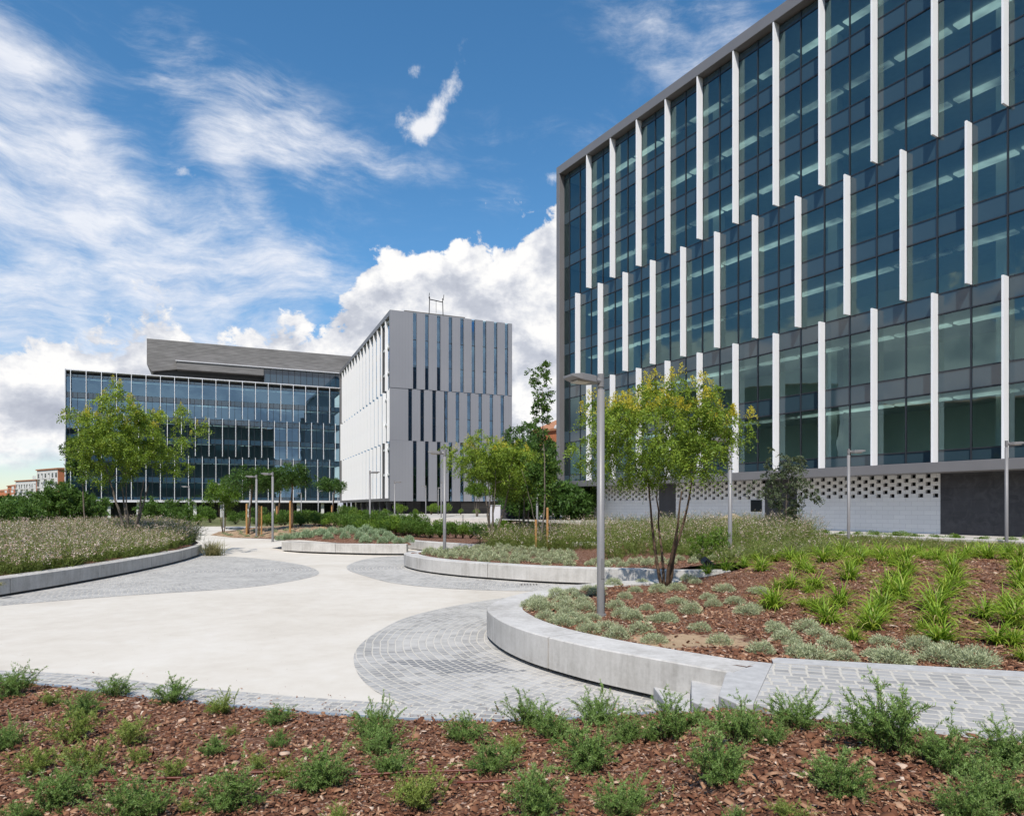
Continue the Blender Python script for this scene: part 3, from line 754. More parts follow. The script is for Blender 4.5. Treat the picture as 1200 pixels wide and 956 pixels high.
# ground floor set back, with columns
fobj(F3, 'ground_floor_wall', 'dark_cladding', MBD, boxes=[(3, 19.0, -3.2, -3, .9, 2.9)])
fobj(F3, 'entrance_glazing', 'window_dark', MBD, boxes=[(5.5 + 3.1 * k, 7.6 + 3.1 * k, -2.99, -2.9, 1., 2.8) for k in range(2)])
fobj(F3, 'louvre_panel', 'louvre', MBD, boxes=[(12, 17.5, -2.99, -2.85, 1.1, 2.6)])
fobj(F2, 'ground_floor_wall', 'window_dark', MBD, boxes=[(0, LL - 3, -3.2, -3, .5, 2.9)])
cp = fobj(F2, 'column', 'stone_dark', MBD, boxes=[(-.35, .35, -.9, -.3, 0, 2.83)], a=3.5, out=0, z=.0)
for k in range(1, 9): fcopy(cp, F2, MBD, 3.5 + 5.3 * k, 0, 0)
# roof plant enclosure and gantry
def px_on(fr, x, z, out=0): a = s_at(fr, x, out); return fr.p(a, out, z)
rp = MB(); a0, a1 = s_at(F3, 474, -5), s_at(F3, 545, -5)
fobj(F3, 'plant_enclosure', 'louvre', MBD, boxes=[(a0, a1, -14, -5, 30.6, 32.5)])
ga = s_at(F3, 502.6, -3.5); gb = s_at(F3, 519.5, -3.5); gm = MB(); P = lambda a, z, o=-3.5: F3.p(a, o, z)
for a in (ga, gb): gm.tube([P(a, 30.6), P(a + (.12 if a == ga else -.12), 34.6)], .07, 6); gm.tube([P(a, 34.3, -3.5), P(a, 35.1, -3.2)], .05, 5)
gm.tube([P(ga + .1, 34.2), P(gb - .1, 34.0)], .07, 6); gm.tube([P((ga + gb) / 2, 34.1), P((ga + gb) / 2, 32.2)], .03, 5)
gm.build('roof_gantry', 'black_metal', MBD)

# ---- long glazed building on the left
LBD = empty('office_building', (-60, 134, .0), 'long low blue glazed block with thin pale fins and dark louvred penthouse', 'office building')
F4 = Fr(-81.9, 125., .915, .404); BAY = 2.45; NL = 20
V0, S0 = V_, S_
zs4, b4 = curtain(F4, LBD, .7, NL, BAY, 3.3, 6, 'glass_blue', 'spandrel_blue', [0], interior=7, end=(.12, .7 + NL * BAY))
L4 = .7 + NL * BAY
T4 = [(3.3, 11.9), (11.95, 19.55), (19.6, 27.1)]
fins(F4, LBD, [.9 + BAY * k for k in range(NL)], *T4[2], w=.08, depth=.28); fins(F4, LBD, [2.1 + BAY * k for k in range(NL)], *T4[1], w=.08, depth=.28); fins(F4, LBD, [.9 + BAY * k for k in range(NL)], *T4[0], w=.08, depth=.28)
fobj(F4, 'fascia', 'white_metal', LBD, boxes=[(0, L4, -.8, .0, 2.85, 3.28), (-.02, .12, -.8, 0.05, 0., 27.3), (.13, L4, -.8, -.3, 27.12, 27.3)])
fobj(F4, 'roof', 'roof_membrane', LBD, boxes=[(0, L4, -16, -.81, 26.9, 27.2)])
fobj(F4, 'rear_wall', 'grey_panel', LBD, boxes=[(0, L4, -16, -15.8, 0, 26.9), (0, .1, -15.8, -.81, 0, 26.9)])
fobj(F4, 'soffit', 'core_dark', LBD, boxes=[(.14, L4, -15.7, -.81, 2.9, 3.2)])
fobj(F4, 'ground_floor_wall', 'window_dark', LBD, boxes=[(0.2, L4, -3.4, -3.2, 0, 2.9)])
fobj(F4, 'ground_floor_mullions', 'mullion', LBD, boxes=[(1.2 * k, 1.2 * k + .06, -3.19, -3.1, 0, 2.9) for k in range(1, 40)])
cp = fobj(F4, 'column', 'slab_concrete', LBD, boxes=[(-.3, .3, -1.4, -.8, -.1, 2.84)], a=2)
for k in range(1, 10): fcopy(cp, F4, LBD, 2 + 4.9 * k, 0, 0)
# penthouse
OP = -4.5
a0 = s_at(F4, 172, OP); aend = L4 + 10
ph = MB()
for (o0, o1) in ((OP, OP - 11),):
    A = [(a0, 30.4), (a0 + 1.0, 28.6), (a0 + 2.6, 28.6), (a0 + 2.6, 30.4), (aend, 30.4), (aend, 35.1), (a0, 35.1)]
    n_ = len(A)
    A = [(a0, 30.0), (a0 + .9, 28.7), (a0 + 14, 30.9), (aend, 30.9), (aend, 35.1), (a0, 35.1)]; n_ = len(A)
    ph.poly([F4.p(a, o0, z) for a, z in A] + [F4.p(a, o1, z) for a, z in A], [tuple(range(n_)), tuple(range(2 * n_ - 1, n_ - 1, -1))] + [(i, n_ + i, n_ + (i + 1) % n_, (i + 1) % n_) for i in range(n_)])
pho = ph.build('penthouse_louvre', 'louvre', LBD)
# local axes so the louvre lines follow the facade
b1 = s_at(F4, 207, OP + 1); b2 = s_at(F4, 309, OP + 1)
fobj(F4, 'canopy', 'louvre', LBD, boxes=[(b1, b2, OP - 3, OP + 1.1, 29.3, 30.86)])
fobj(F4, 'canopy_edge', 'white_metal', LBD, boxes=[(b1 - .2, aend - 8, OP - 1, OP + 1.3, 30.88, 31.02)])
fobj(F4, 'penthouse_recess', 'core_dark', LBD, boxes=[(a0 + 1.2, b2, OP - 3.5, OP - 1.0, 27.2, 29.6)])
fobj(F4, 'penthouse_glazing', 'spandrel_blue', LBD, boxes=[(b2 + .05, aend - 8, OP - 3.5, OP + .6, 27.2, 30.86)])
fobj(F4, 'penthouse_mullions', 'mullion', LBD, boxes=[(b2 + .05 + 1.225 * k, b2 + .12 + 1.225 * k, OP + .6, OP + .66, 27.2, 30.86) for k in range(20)])
for r_ in (0, 1):   # a few lowered blinds behind the glass
    for j, (a, k) in enumerate(((5, 4), (12, 4), (13, 4), (16, 4), (3, 4), (10, 2), (11, 2), (0, 0), (1, 0), (2, 0), (6, 0), (7, 0), (8, 0), (9, 0), (14, 0), (18, 1))):
        if (j % 2) == r_: fobj(F4, 'window_blind', 'blind', LBD, boxes=[(.1, BAY - .1, -.35, -.3, V_ - 1.1, V_ - .1)], a=.7 + a * BAY, out=-.55, z=zs4[k])

# ---- buildings further off
def house(name, x, y, w, d, h, rz, label, mat, cat='apartment building', floors=4, cols=8, balc=True, z0=0, roof='roof_tile', group=None, front=None, pitch=1.25):
    e = empty(name, (x, y, z0), label, cat, group, rz)
    def loc(o): o.parent = e; return o
    mb = MB(); mb.box(-w / 2, w / 2, 0, d, 0, h); loc(mb.build('wall', mat))
    if front: mb = MB(); mb.box(-w / 2 + .3, w / 2 - .3, -.04, 0, .2, h - .2); loc(mb.build('facade_render', front))
    mb = MB(); mb.prism([(-w / 2 - .3, -.3), (w / 2 + .3, -.3), (w / 2 + .3, d + .3), (-w / 2 - .3, d + .3)], h, h + .35)
    mb.poly([(-w / 2 - .3, -.3, h + .35), (w / 2 + .3, -.3, h + .35), (w / 2 + .3, d + .3, h + .35), (-w / 2 - .3, d + .3, h + .35), (-w / 2 + 1, d / 2, h + .35 + pitch), (w / 2 - 1, d / 2, h + .35 + pitch)], [(0, 1, 5, 4), (1, 2, 5), (2, 3, 4, 5), (3, 0, 4)])
    loc(mb.build('roof', roof))
    fh = (h - .8) / floors
    wp = bp = None
    for k in range(floors):
        for c in range(cols):
            cx = -w / 2 + w * (c + .5) / cols
            if wp is None:
                mb = MB(); mb.box(-.55, .55, -.09, .02, 0, 1.3); wp = loc(mb.build('window', 'window_dark')); ww = wp
            else: ww = wp.copy(); COL.objects.link(ww)
            ww.location = (cx, 0, k * fh + 1.1)
            if balc and c % 2 == 0:
                if bp is None:
                    mb = MB(); mb.box(-1.1, 1.1, -1.2, 0, -.15, 0); mb.box(-1.1, 1.1, -1.2, -1.12, 0, .95); bp = loc(mb.build('balcony', 'facade_white')); bb = bp
                else: bb = bp.copy(); COL.objects.link(bb)
                bb.location = (cx, -.08, k * fh + .8)
    return e
house('apartment_building', -139.4, 204.8, 16, 11, 14, -.64, 'white balconied apartment block with brick gable nearest the glazed facade', 'brick_orange', floors=5, cols=6, z0=-1, front='facade_white', pitch=.4)
house('apartment_building', -175.2, 246, 20, 12, 12.2, -.64, 'white balconied apartment block, second along the hillside street', 'brick_orange', floors=4, cols=8, z0=-1, front='facade_white', pitch=.6)
house('apartment_building', -216, 300, 28, 12, 12, -.6, 'orange brick apartment block, third along the street', 'brick_orange', floors=4, cols=8, z0=-1)
house('terraced_house', -310, 424, 50, 14, 11.5, -.5, 'low row of red roofed houses at the far left skyline', 'brick_orange', 'house', floors=2, cols=10, balc=False)
house('brick_house', 7.2, 112, 12, 16, 13.6, -.9, 'orange brick house with pale eaves between the two office blocks', 'brick_orange', 'house', floors=3, cols=4, balc=False, z0=.9, pitch=3.6)
# the street across the way, seen only as reflections
for i, (x, y, w, h, rz) in enumerate([(-92, 58, 34, 27, 1.5), (-96, 16, 36, 22, 1.6), (-88, -30, 34, 30, 2.0)]):
    house('apartment_building', x, y, w, 14, h, rz, ['tall dark brick apartment block across the street beyond the meadow', 'lower dark brick apartment block across the street beside the tall one', 'highest dark brick apartment block behind the viewer on the left'][i], 'brick_dark', floors=7, cols=7, balc=False)
for i, (x, y, w, h) in enumerate([(44, -95, 70, 46), (-26, -98, 66, 38)]):
    house('apartment_building', x, y, w, 14, h, PI, ['broad tall dark brick block behind the viewer on the right', 'long dark brick block straight behind the viewer'][i], 'brick_dark', floors=7, cols=9, balc=False)

# ------------------------------------------------------------------ street lamps
def lamp_proto():
    r = empty('street_lamp', (0, 0, 0), '-', 'street lamp', 'slim grey street lamps around the plaza')
    mb = MB(); mb.tube([(0, 0, -.1), (0, 0, .0), (0, 0, 3.42)], .058, 20); p_ = mb.build('pole', 'lamp_metal', r, smooth=False)
    for f in p_.data.polygons: f.use_smooth = len(f.vertices) == 4
    mb = MB(); mb.tube([(0, 0, 3.46), (0, 0, 3.66)], .052, 16); mb.tube([(0, 0, 3.40), (0, 0, 3.47)], .042, 12)
    mb.tube([(0, 0, 3.55), (-.14, 0, 3.55)], [.05, .05], 10); mb.build('collar', 'lamp_metal', r)
    mb = MB()  # thin tapering head, slightly raised at the outer end
    def sec(x, hw, z0, z1): return [(x, -hw, z0), (x, hw, z0), (x, hw, z1), (x, -hw, z1)]
    ss_ = [sec(-.09, .05, 3.50, 3.60), sec(-.17, .15, 3.50, 3.60), sec(-.42, .175, 3.52, 3.615), sec(-.58, .14, 3.56, 3.60)]
    for i in range(3):
        a, b = ss_[i], ss_[i + 1]; mb.hexa([b[0], a[0], a[1], b[1], b[3], a[3], a[2], b[2]])
    hd = mb.build('lamp_head', 'lamp_metal', r, bevel=.006)
    mb = MB(); mb.box(-.47, -.25, -.10, .10, 3.498, 3.520); ln = mb.build('lens', 'lamp_lens'); ln.parent = hd
    mb = MB(); mb.prism([(.085 * math.cos(a * PI / 8), .085 * math.sin(a * PI / 8)) for a in range(16)], -.02, .012); mb.build('base_plate', 'lamp_metal', r)
    mb = MB(); mb.box(-.028, .028, -.0615, -.05, .55, .86); mb.box(-.005, .005, -.064, -.0615, .80, .812); mb.build('access_hatch', 'lamp_metal', r, bevel=.003)
    return r
lp = lamp_proto()
# px of pole, depth, ground height, heading (0 = head towards -X), label
LAMPS = [(704, 10.4, .45, 0, 'nearest and tallest looking lamp, standing among silver cushions by the small tree'),
         (521, 24.4, .45, 0, 'lamp on the tip of the bed in front of the grey panelled building'),
         (855.5, 19.7, .45, 0, 'lamp whose head hides in the small tree crown before the block wall'),
         (994.5, 26.5, .66, PI, 'lamp in front of the perforated white block wall'),
         (1179.5, 24.6, .8, PI, 'rightmost lamp, in front of the dark stone wall'),
         (433.5, 42, .62, PI, 'lamp rising from the green shrubs before the white fins'),
         (462.5, 57, .55, PI, 'lamp at the corner of the grey panelled building'),
         (319.5, 36, .24, 0, 'lamp on the sandy bed directly behind the silver cushion island'),
         (300.5, 39.7, .26, 0, 'lamp on the sandy bed beside the pair of timber stakes'),
         (293, 50, .5, 0, 'lamp behind the single stake under the broad crowned young trees'),
         (262, 58, .4, 0, 'short lamp behind the yellow green young tree'),
         (221.5, 58, .2, 0, 'lamp between the left tree and the yellow green young tree'),
         (629.5, 37, .6, PI, 'lamp behind the tall columnar young tree'),
         (373, 80, .3, PI, 'distant lamp under the glazed facade, left of a group of three'),
         (390, 92, .3, PI, 'distant lamp at the meeting of the glass and white facades'),
         (396, 104, .4, PI, 'farthest lamp before the white finned side'),
         (353, 88, .2, 0, 'distant lamp between the two broad young trees'),
         (499, 84, 1.0, 0, 'thin distant lamp, left one before the slit windows'),
         (517, 70, 1.0, PI, 'lamp on the terrace close behind the tip lamp'),
         (513.5, 92, 1.0, PI, 'thin distant lamp, partly hidden by the terrace lamp'),
         (573.5, 74, 1.0, 0, 'distant lamp beside the small round tree on the terrace'),
         (603, 66, 1.0, 0, 'distant lamp between the grey block and brick house')]
for i, (x, D, z, rz, lab) in enumerate(LAMPS):
    r = lp if i == 0 else copy_tree(lp)
    r.location = ((x - 600) / FPX * D, D, z); r.rotation_euler.z = rz + (R.uniform(-.12, .12) if i else .45); r['label'] = 'grey ' + lab
# ------------------------------------------------------------------ bark chips as real pieces
def chips(name, n, sampler, hf, smin, smax, rng):
    P = []
    while len(P) < n:
        q = sampler()
        if q: P.append((q[0], q[1], hf(*q)))
    P = np.array(P); n = len(P)
    a = rng.uniform(0, 2 * PI, n); L = (smin + (smax - smin) * rng.random(n) ** 1.5) * np.where(rng.random(n) < .09, 1.9, 1); W = L * np.where(rng.random(n) < .25, .22, rng.uniform(.35, .75, n)); Tk = L * rng.uniform(.08, .22, n)
    tilt = rng.normal(0, .38, n); roll = rng.normal(0, .35, n)
    u = np.stack([np.cos(a) * np.cos(tilt), np.sin(a) * np.cos(tilt), np.sin(tilt)], 1)
    v = unit(np.cross(np.array([0, 0, 1.]), u)); w = np.cross(u, v); v2 = v * np.cos(roll)[:, None] + w * np.sin(roll)[:, None]; w = np.cross(u, v2)
    P[:, 2] += L * .12 + rng.random(n) * .018
    j = lambda: rng.uniform(.6, 1.1, (n, 1))
    A, B, Cc, Dd = [-u * L[:, None] * .5 * j() - v2 * W[:, None] * .5 * j(), u * L[:, None] * .5 * j() - v2 * W[:, None] * .4 * j(), u * L[:, None] * .45 * j() + v2 * W[:, None] * .5 * j(), -u * L[:, None] * .5 * j() + v2 * W[:, None] * .45 * j()]
    h = w * Tk[:, None] * .5
    V = np.stack([P + A - h, P + B - h, P + Cc - h, P + Dd - h, P + A * .85 + h, P + B * .85 + h, P + Cc * .85 + h, P + Dd * .85 + h], 1).reshape(-1, 3)
    f = np.array([[4, 5, 6, 7], [0, 1, 5, 4], [1, 2, 6, 5], [2, 3, 7, 6], [3, 0, 4, 7]])
    F = (np.arange(n)[:, None, None] * 8 + f[None]).reshape(-1, 4)
    t = np.repeat(np.clip(rng.beta(2.2, 2.6, n), 0, 1), 8)
    o = bpy.data.objects.new(name, npmesh(name, V, F, 'chips', t)); COL.objects.link(o); o['kind'] = 'stuff'; return o
def samp_front():
    y = 3.4 + (R.random() ** 1.2) * 5.2; x = R.uniform(-.78, .78) * (y + .6)
    if not inside(x, y, front_poly) or edge_dist(x, y, front_poly) < .03: return None
    if (x + 2.25) ** 2 / .03 + (y - 6.05) ** 2 / .012 < 1: return None
    return x, y
chips('bark_mulch', 30000, samp_front, hfront, .018, .052, np.random.default_rng(1))
def samp_spill():
    i = R.randrange(len(KF) - 1); x, y = KF[i]; q = (x + R.uniform(-.4, .4), y + .05 + R.expovariate(5.))
    return None if inside(q[0], q[1], front_poly) or q[0] > 1.45 else q
chips('bark_litter', 420, samp_spill, lambda x, y: .006, .010, .032, np.random.default_rng(3))
bed1 = [p for p in big_poly if p[1] < 19]
def samp_bed():
    y = 6.6 + (R.random() ** 1.5) * 14; x = R.uniform(-.1, .80) * y
    if not inside(x, y, big_poly) or path_dist(x, y, W1) < .62 or path_dist(x, y, W2) < .52: return None
    if edge_dist(x, y, big_poly) < .06: return None
    if sand_big(x, y) + R.uniform(-.1, .1) > .42 and R.random() < .93: return None
    return x, y
chips('bark_mulch', 34000, samp_bed, hbig, .022, .060, np.random.default_rng(2))

# ------------------------------------------------------------------ small plants
def arc_pts(rng, n, k, l0, l1, e0, e1, droop, r0=.02):
    """n arching shoots of k points each from around the origin"""
    az_ = rng.uniform(0, 2 * PI, n); el_ = rng.uniform(e0, e1, n); L = rng.uniform(l0, l1, n)
    P = np.zeros((n, k, 3)); P[:, 0, 0] = rng.normal(0, r0, n); P[:, 0, 1] = rng.normal(0, r0, n)
    dr = rng.uniform(.3, 1., n) * droop; tw = rng.normal(0, .25, n)
    for i in range(1, k):
        t = i / (k - 1); e = el_ - dr * t * t; a = az_ + tw * t
        P[:, i] = P[:, i - 1] + np.stack([np.cos(a) * np.cos(e), np.sin(a) * np.cos(e), np.sin(e)], 1) * (L / (k - 1))[:, None]
    return P, L
def along(P, t):
    k = P.shape[1] - 1; f = np.clip(t * k, 0, k - 1e-6); i = f.astype(int); fr = (f - i)[..., None]
    idx = np.arange(P.shape[0])[:, None]
    A = P[idx, i]; B = P[idx, i + 1]; return A * (1 - fr) + B * fr, unit(B - A)
def tubes_np(P, r0, r1):
    """thin 3-sided stems along shoots"""
    n, k, _ = P.shape; T = unit(np.gradient(P, axis=1)); S = unit(np.cross(T, np.array([.3, .2, 1.]))); B = np.cross(T, S)
    rad = np.linspace(r0, r1, k)[None, :, None]
    ring = np.stack([P + (S * math.cos(q) + B * math.sin(q)) * rad for q in (0, 2.094, 4.189)], 2)
    V = ring.reshape(-1, 3); F = []
    b = (np.arange(n)[:, None] * k + np.arange(k - 1)[None]) * 3
    for j in range(3): F.append(np.stack([b + j, b + (j + 1) % 3, b + 3 + (j + 1) % 3, b + 3 + j], -1).reshape(-1, 4))
    return V, np.concatenate(F)
def rosemary(seed, dens=1., wild=0.):
    rng = np.random.default_rng(seed); n = int(46 * dens)
    P, L = arc_pts(rng, n, 8, .15, .34, .55, 1.5, .7 + wild, .055)
    side, _ = arc_pts(rng, n * 2, 5, .06, .15, .2, 1.3, .5)
    idx = rng.integers(0, n, n * 2); q, _ = along(P[idx], rng.uniform(.3, .9, (n * 2, 1))); side += q - side[:, :1]
    parts = []
    for S_2, m_, ll in ((P, 115, .024), (side, 52, .02)):
        t = rng.uniform(.08, 1., (S_2.shape[0], m_)); C_, T = along(S_2, t)
        D = T * .75 + rng.normal(size=C_.shape) * .62; D[..., 2] += .15
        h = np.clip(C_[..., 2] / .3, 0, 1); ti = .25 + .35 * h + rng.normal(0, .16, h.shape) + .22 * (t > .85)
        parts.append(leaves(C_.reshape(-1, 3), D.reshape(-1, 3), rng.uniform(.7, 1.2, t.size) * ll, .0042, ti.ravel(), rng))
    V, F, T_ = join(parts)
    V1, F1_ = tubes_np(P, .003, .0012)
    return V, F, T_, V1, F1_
def plant_proto(name, leafpart, mat, data, stemmat='bark_brown'):
    V, F, T_, V1, F1_ = data
    return (npmesh(leafpart, V, F, mat, T_), npmesh('stems', V1, F1_, stemmat) if V1 is not None else None)
def put_plant(name, meshes, loc, s, rz, label, cat, group, partname='foliage', tilt=(0, 0)):
    e = empty(name, loc, label, cat, group, rz); e.rotation_euler.x, e.rotation_euler.y = tilt
    e.scale = s if hasattr(s, '__len__') else (s, s, s)
    o = bpy.data.objects.new(partname, meshes[0]); link(o, e)
    if meshes[1]: o2 = bpy.data.objects.new('stems', meshes[1]); link(o2, e)
    return e
RM = [plant_proto('r', 'foliage', 'leaf_rosemary' if i not in (2, 5) else 'leaf_rosemary_pale', rosemary(20 + i, [1, 1.25, .6, 1.1, .9, .7][i], [0, .3, .1, .6, .2, .5][i])) for i in range(6)]
# (x, y of the base in the photo, width in px, variant, words)
RO = [(12, 815, 62, 3), (60, 826, 34, 2), (137, 815, 46, 4), (203, 823, 52, 4), (100, 838, 44, 1), (263, 835, 46, 5), (325, 848, 44, 4), (445, 862, 62, 0), (541, 868, 62, 4), (616, 850, 58, 0),
      (648, 866, 60, 1), (704, 846, 62, 0), (734, 868, 58, 1), (788, 862, 84, 3), (872, 868, 82, 3), (938, 852, 74, 0), (1048, 880, 120, 3), (1108, 902, 90, 1), (1182, 895, 84, 1),
      (10, 876, 52, 0), (84, 866, 66, 5), (152, 872, 62, 2), (36, 905, 62, 5), (100, 910, 74, 2), (204, 912, 44, 2), (160, 893, 36, 5), (250, 884, 42, 4), (272, 862, 24, 2), (326, 874, 34, 4),
      (376, 924, 84, 1), (456, 908, 60, 0), (450, 882, 58, 0), (577, 905, 72, 4), (692, 900, 92, 1), (764, 868, 40, 4), (842, 918, 92, 1), (902, 872, 44, 0), (984, 928, 92, 1), (1166, 945, 96, 3),
      (66, 946, 82, 3), (150, 958, 96, 0), (272, 946, 92, 4), (494, 946, 84, 5), (626, 952, 92, 1), (736, 956, 84, 0), (926, 960, 52, 5), (1130, 962, 84, 1), (600, 884, 42, 2), (222, 952, 34, 2), (396, 968, 44, 2), (24, 966, 50, 4), (860, 966, 44, 4), (300, 900, 34, 2), (330, 908, 38, 5)]
RO.sort(key=lambda p: p[1])
rowlab = ['along the kerb', 'in the second ragged row', 'in the middle of the front bed', 'in the row behind the very front', 'at the very front of the picture']
rows = [[], [], [], [], []]
for p in RO: rows[0 if p[1] < 852 else 1 if p[1] < 872 else 2 if p[1] < 900 else 3 if p[1] < 935 else 4].append(p)
ordn = ['leftmost', 'second from the left', 'third from the left', 'fourth from the left', 'fifth from the left', 'sixth from the left', 'seventh from the left', 'eighth from the left', 'ninth from the left', 'tenth from the left', 'eleventh from the left', 'twelfth from the left', 'thirteenth from the left', 'fourteenth from the left', 'fifteenth from the left']
for ri, row in enumerate(rows):
    row.sort()
    for k, (x, y, wpx, v) in enumerate(row):
        X, Y = pxh(x, y, hfront); s = wpx / FPX * Y / .50
        size = 'small' if wpx < 46 else 'large' if wpx > 80 else 'medium'
        put_plant('rosemary_bush', RM[v], (X, Y, hfront(X, Y) - .01), (s, s, s * R.uniform(.95, 1.2)), R.uniform(0, 6.28), '%s rosemary %s, %s' % (size, rowlab[ri], ordn[k]), 'shrub', 'rosemary bushes in the front bark bed', tilt=(R.uniform(-.12, .12), R.uniform(-.12, .12)))

def blades(seed, n, l0, l1, w, droop, segs=5, e0=.55, e1=1.45, r0=.035):
    rng = np.random.default_rng(seed); k = segs + 1
    P, L = arc_pts(rng, n, k, l0, l1, e0, e1, droop, r0)
    T = unit(np.gradient(P, axis=1)); a = rng.uniform(-.5, .5, (n, 1, 1))
    S = unit(np.cross(T, np.array([0, 0, 1.])) + a * np.cross(T, np.cross(T, np.array([0, 0, 1.]))))
    prof = np.array([.7, 1, .95, .75, .45, .04])[:k][None, :, None] * w * rng.uniform(.7, 1.2, (n, 1, 1)) * .5
    V = np.stack([P - S * prof, P + S * prof], 2).reshape(-1, 3)
    b = (np.arange(n)[:, None] * k + np.arange(k - 1)[None]) * 2
    F = np.stack([b, b + 1, b + 3, b + 2], -1).reshape(-1, 4)
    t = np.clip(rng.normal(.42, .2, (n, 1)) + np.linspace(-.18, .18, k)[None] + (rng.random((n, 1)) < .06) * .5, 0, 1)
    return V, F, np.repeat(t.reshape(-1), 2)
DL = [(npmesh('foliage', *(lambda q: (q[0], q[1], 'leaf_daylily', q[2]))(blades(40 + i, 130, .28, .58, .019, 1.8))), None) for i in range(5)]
DLP = [(40, 340), (150, 300), (150, 405), (222, 345), (272, 305), (370, 372), (84, 480), (330, 472), (250, 492), (285, 535), (385, 600, .7), (402, 315), (445, 285), (560, 445), (530, 322), (580, 355), (625, 285), (490, 495),
       (450, 560), (800, 292), (755, 352), (762, 395), (730, 435), (690, 485), (702, 535), (708, 605), (960, 292), (1008, 400), (962, 485), (1000, 335), (925, 610), (985, 545), (1025, 675, .7), (872, 515, .8), (330, 300), (370, 330),
       (490, 300), (575, 300), (680, 290), (840, 285), (1010, 300), (1040, 460), (560, 395), (520, 420), (460, 520), (640, 560, .5), (1050, 380), (1060, 560), (90, 300, .9), (20, 300, .9), (1100, 420), (1120, 620), (740, 320), (700, 300), (985, 620, .8), (215, 420, .6), (200, 470, .6)]
dp = [(880 + p[0] / 3.19, 560 + p[1] / 3.19 + 3, (p[2] if len(p) > 2 else 1.)) for p in DLP] + [(872, 664, .9), (905, 712, .9), (893, 668, .8), (850, 668, .8), (830, 672, .7), (912, 690, .7), (940, 668, .9), (955, 690, .9)]
dp += [(935 + 19 * i + R.uniform(-5, 5), 653 + R.uniform(-3, 5), R.uniform(.75, 1.)) for i in range(14)]
dp.sort(key=lambda p: p[1]); bands_ = [dp[i:i + 14] for i in range(0, len(dp), 14)]
bl = ['on the very crest before the low wall', 'just below the crest', 'high on the bark slope', 'midway down the bark slope', 'in the lower half of the slope', 'low on the slope near the grey kerb', 'lowest beside the grey kerb', 'at the kerb']
def nth(k, n): return ordn[k] if k < len(ordn) else 'number %d from the left' % (k + 1)
for bi, b in enumerate(bands_):
    b.sort()
    for k, (x, y, s) in enumerate(b):
        X, Y = pxh(x, y, hbig); pl = (['yellow green', 'pale edged', 'bright green'][k % 3])
        if k < 15: lab = 'daylily clump %s, %s' % (bl[bi], ordn[k])
        else:
            q = len(b) - 1 - k; lab = 'daylily clump %s, %s' % (bl[bi], ['rightmost', 'second from the right', 'third from the right', 'fourth from the right', 'fifth from the right', 'sixth from the right', 'seventh from the right', 'eighth from the right', 'ninth from the right', 'tenth from the right', 'eleventh from the right', 'twelfth from the right', 'thirteenth from the right', 'fourteenth from the right'][q])
        s *= R.uniform(.74, 1.08)
        put_plant('daylily_clump', DL[(k + bi) % 5], (X, Y, hbig(X, Y) - .01), (s, s, s * R.uniform(.9, 1.2)), R.uniform(0, 6.28), lab, 'plant', 'daylily clumps on the bark slope')

def cushion(seed, n, r, h, L, W):
    rng = np.random.default_rng(seed); N_ = n
    a = rng.uniform(0, 2 * PI, N_); q = np.sqrt(rng.random(N_)); lump = 1 + .16 * np.sin(a * 3 + seed) + .1 * np.sin(a * 7 + seed * 2)
    e = q * PI / 2; d = np.stack([np.cos(a) * np.sin(e), np.sin(a) * np.sin(e), np.cos(e)], 1)
    k = rng.uniform(.62, 1.04, N_)[:, None] * lump[:, None]
    P = d * k * np.array([r, r, h]) + np.array([0, 0, .01]) + np.array([0, 0, .35 * h]) * (rng.random((N_, 1)) - .6) * .4
    D = d + rng.normal(size=(N_, 3)) * .55 + np.array([0, 0, .35])
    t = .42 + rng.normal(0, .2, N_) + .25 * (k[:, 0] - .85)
    V, F, T_ = leaves(P, D, rng.uniform(.6, 1.25, N_) * L, W, t, rng)
    V[:, 2] = np.maximum(V[:, 2], -.01); return V, F, T_
CS = [(npmesh('foliage', *(lambda q: (q[0], q[1], 'leaf_silver', q[2]))(cushion(60 + i, 1500, .15, .125, .034, .007))), None) for i in range(5)]
CG = [(npmesh('foliage', *(lambda q: (q[0], q[1], 'leaf_silvergreen', q[2]))(cushion(70 + i, 1100, .30, .26, .08, .022))), None) for i in range(4)]
CB = [(npmesh('foliage', *(lambda q: (q[0], q[1], 'leaf_silver', q[2]))(cushion(80 + i, 700, .21, .17, .06, .018))), None) for i in range(4)]
CP = [(250, 235), (250, 265), (283, 300), (350, 232), (362, 258), (366, 288), (356, 328), (330, 215), (412, 215), (432, 240), (442, 265), (470, 303), (462, 358), (530, 342), (490, 203), (572, 258), (610, 217), (603, 292), (642, 303), (700, 268), (752, 313), (782, 312),
      (822, 238), (882, 278), (672, 358), (576, 382), (727, 397), (822, 182), (1022, 187), (952, 218), (972, 248), (1062, 238), (922, 348), (1002, 402), (1112, 283), (902, 153), (652, 190), (742, 190), (852, 148), (662, 157), (1162, 192), (300, 200), (390, 195), (500, 180), (540, 165), (455, 185), (220, 250), (290, 265), (310, 325), (400, 300), (425, 325)]
cq = [(560 + a / 3.529, 640 + b / 3.529, 1.) for a, b in CP] + [(880 + a / 3.19, 560 + b / 3.19, s) for a, b, s in [(a_, b_, s_ * .85) for a_, b_, s_ in [(35, 432, 1), (82, 560, 1.), (130, 612, 1.2), (210, 572, 1.2), (250, 592, 1), (300, 622, 1), (342, 642, 1), (40, 657, 1.1), (182, 665, 1.1), (232, 682, 1.2), (350, 682, 1.2), (490, 622, 1.2), (470, 672, 1.1), (520, 694, 1.4), (562, 692, 1.1), (632, 642, 1.2), (692, 684, 1.4), (732, 662, 1.2), (820, 704, 1.5), (845, 690, 1.2), (5, 500, 1), (100, 580, 1), (160, 630, 1)]]]
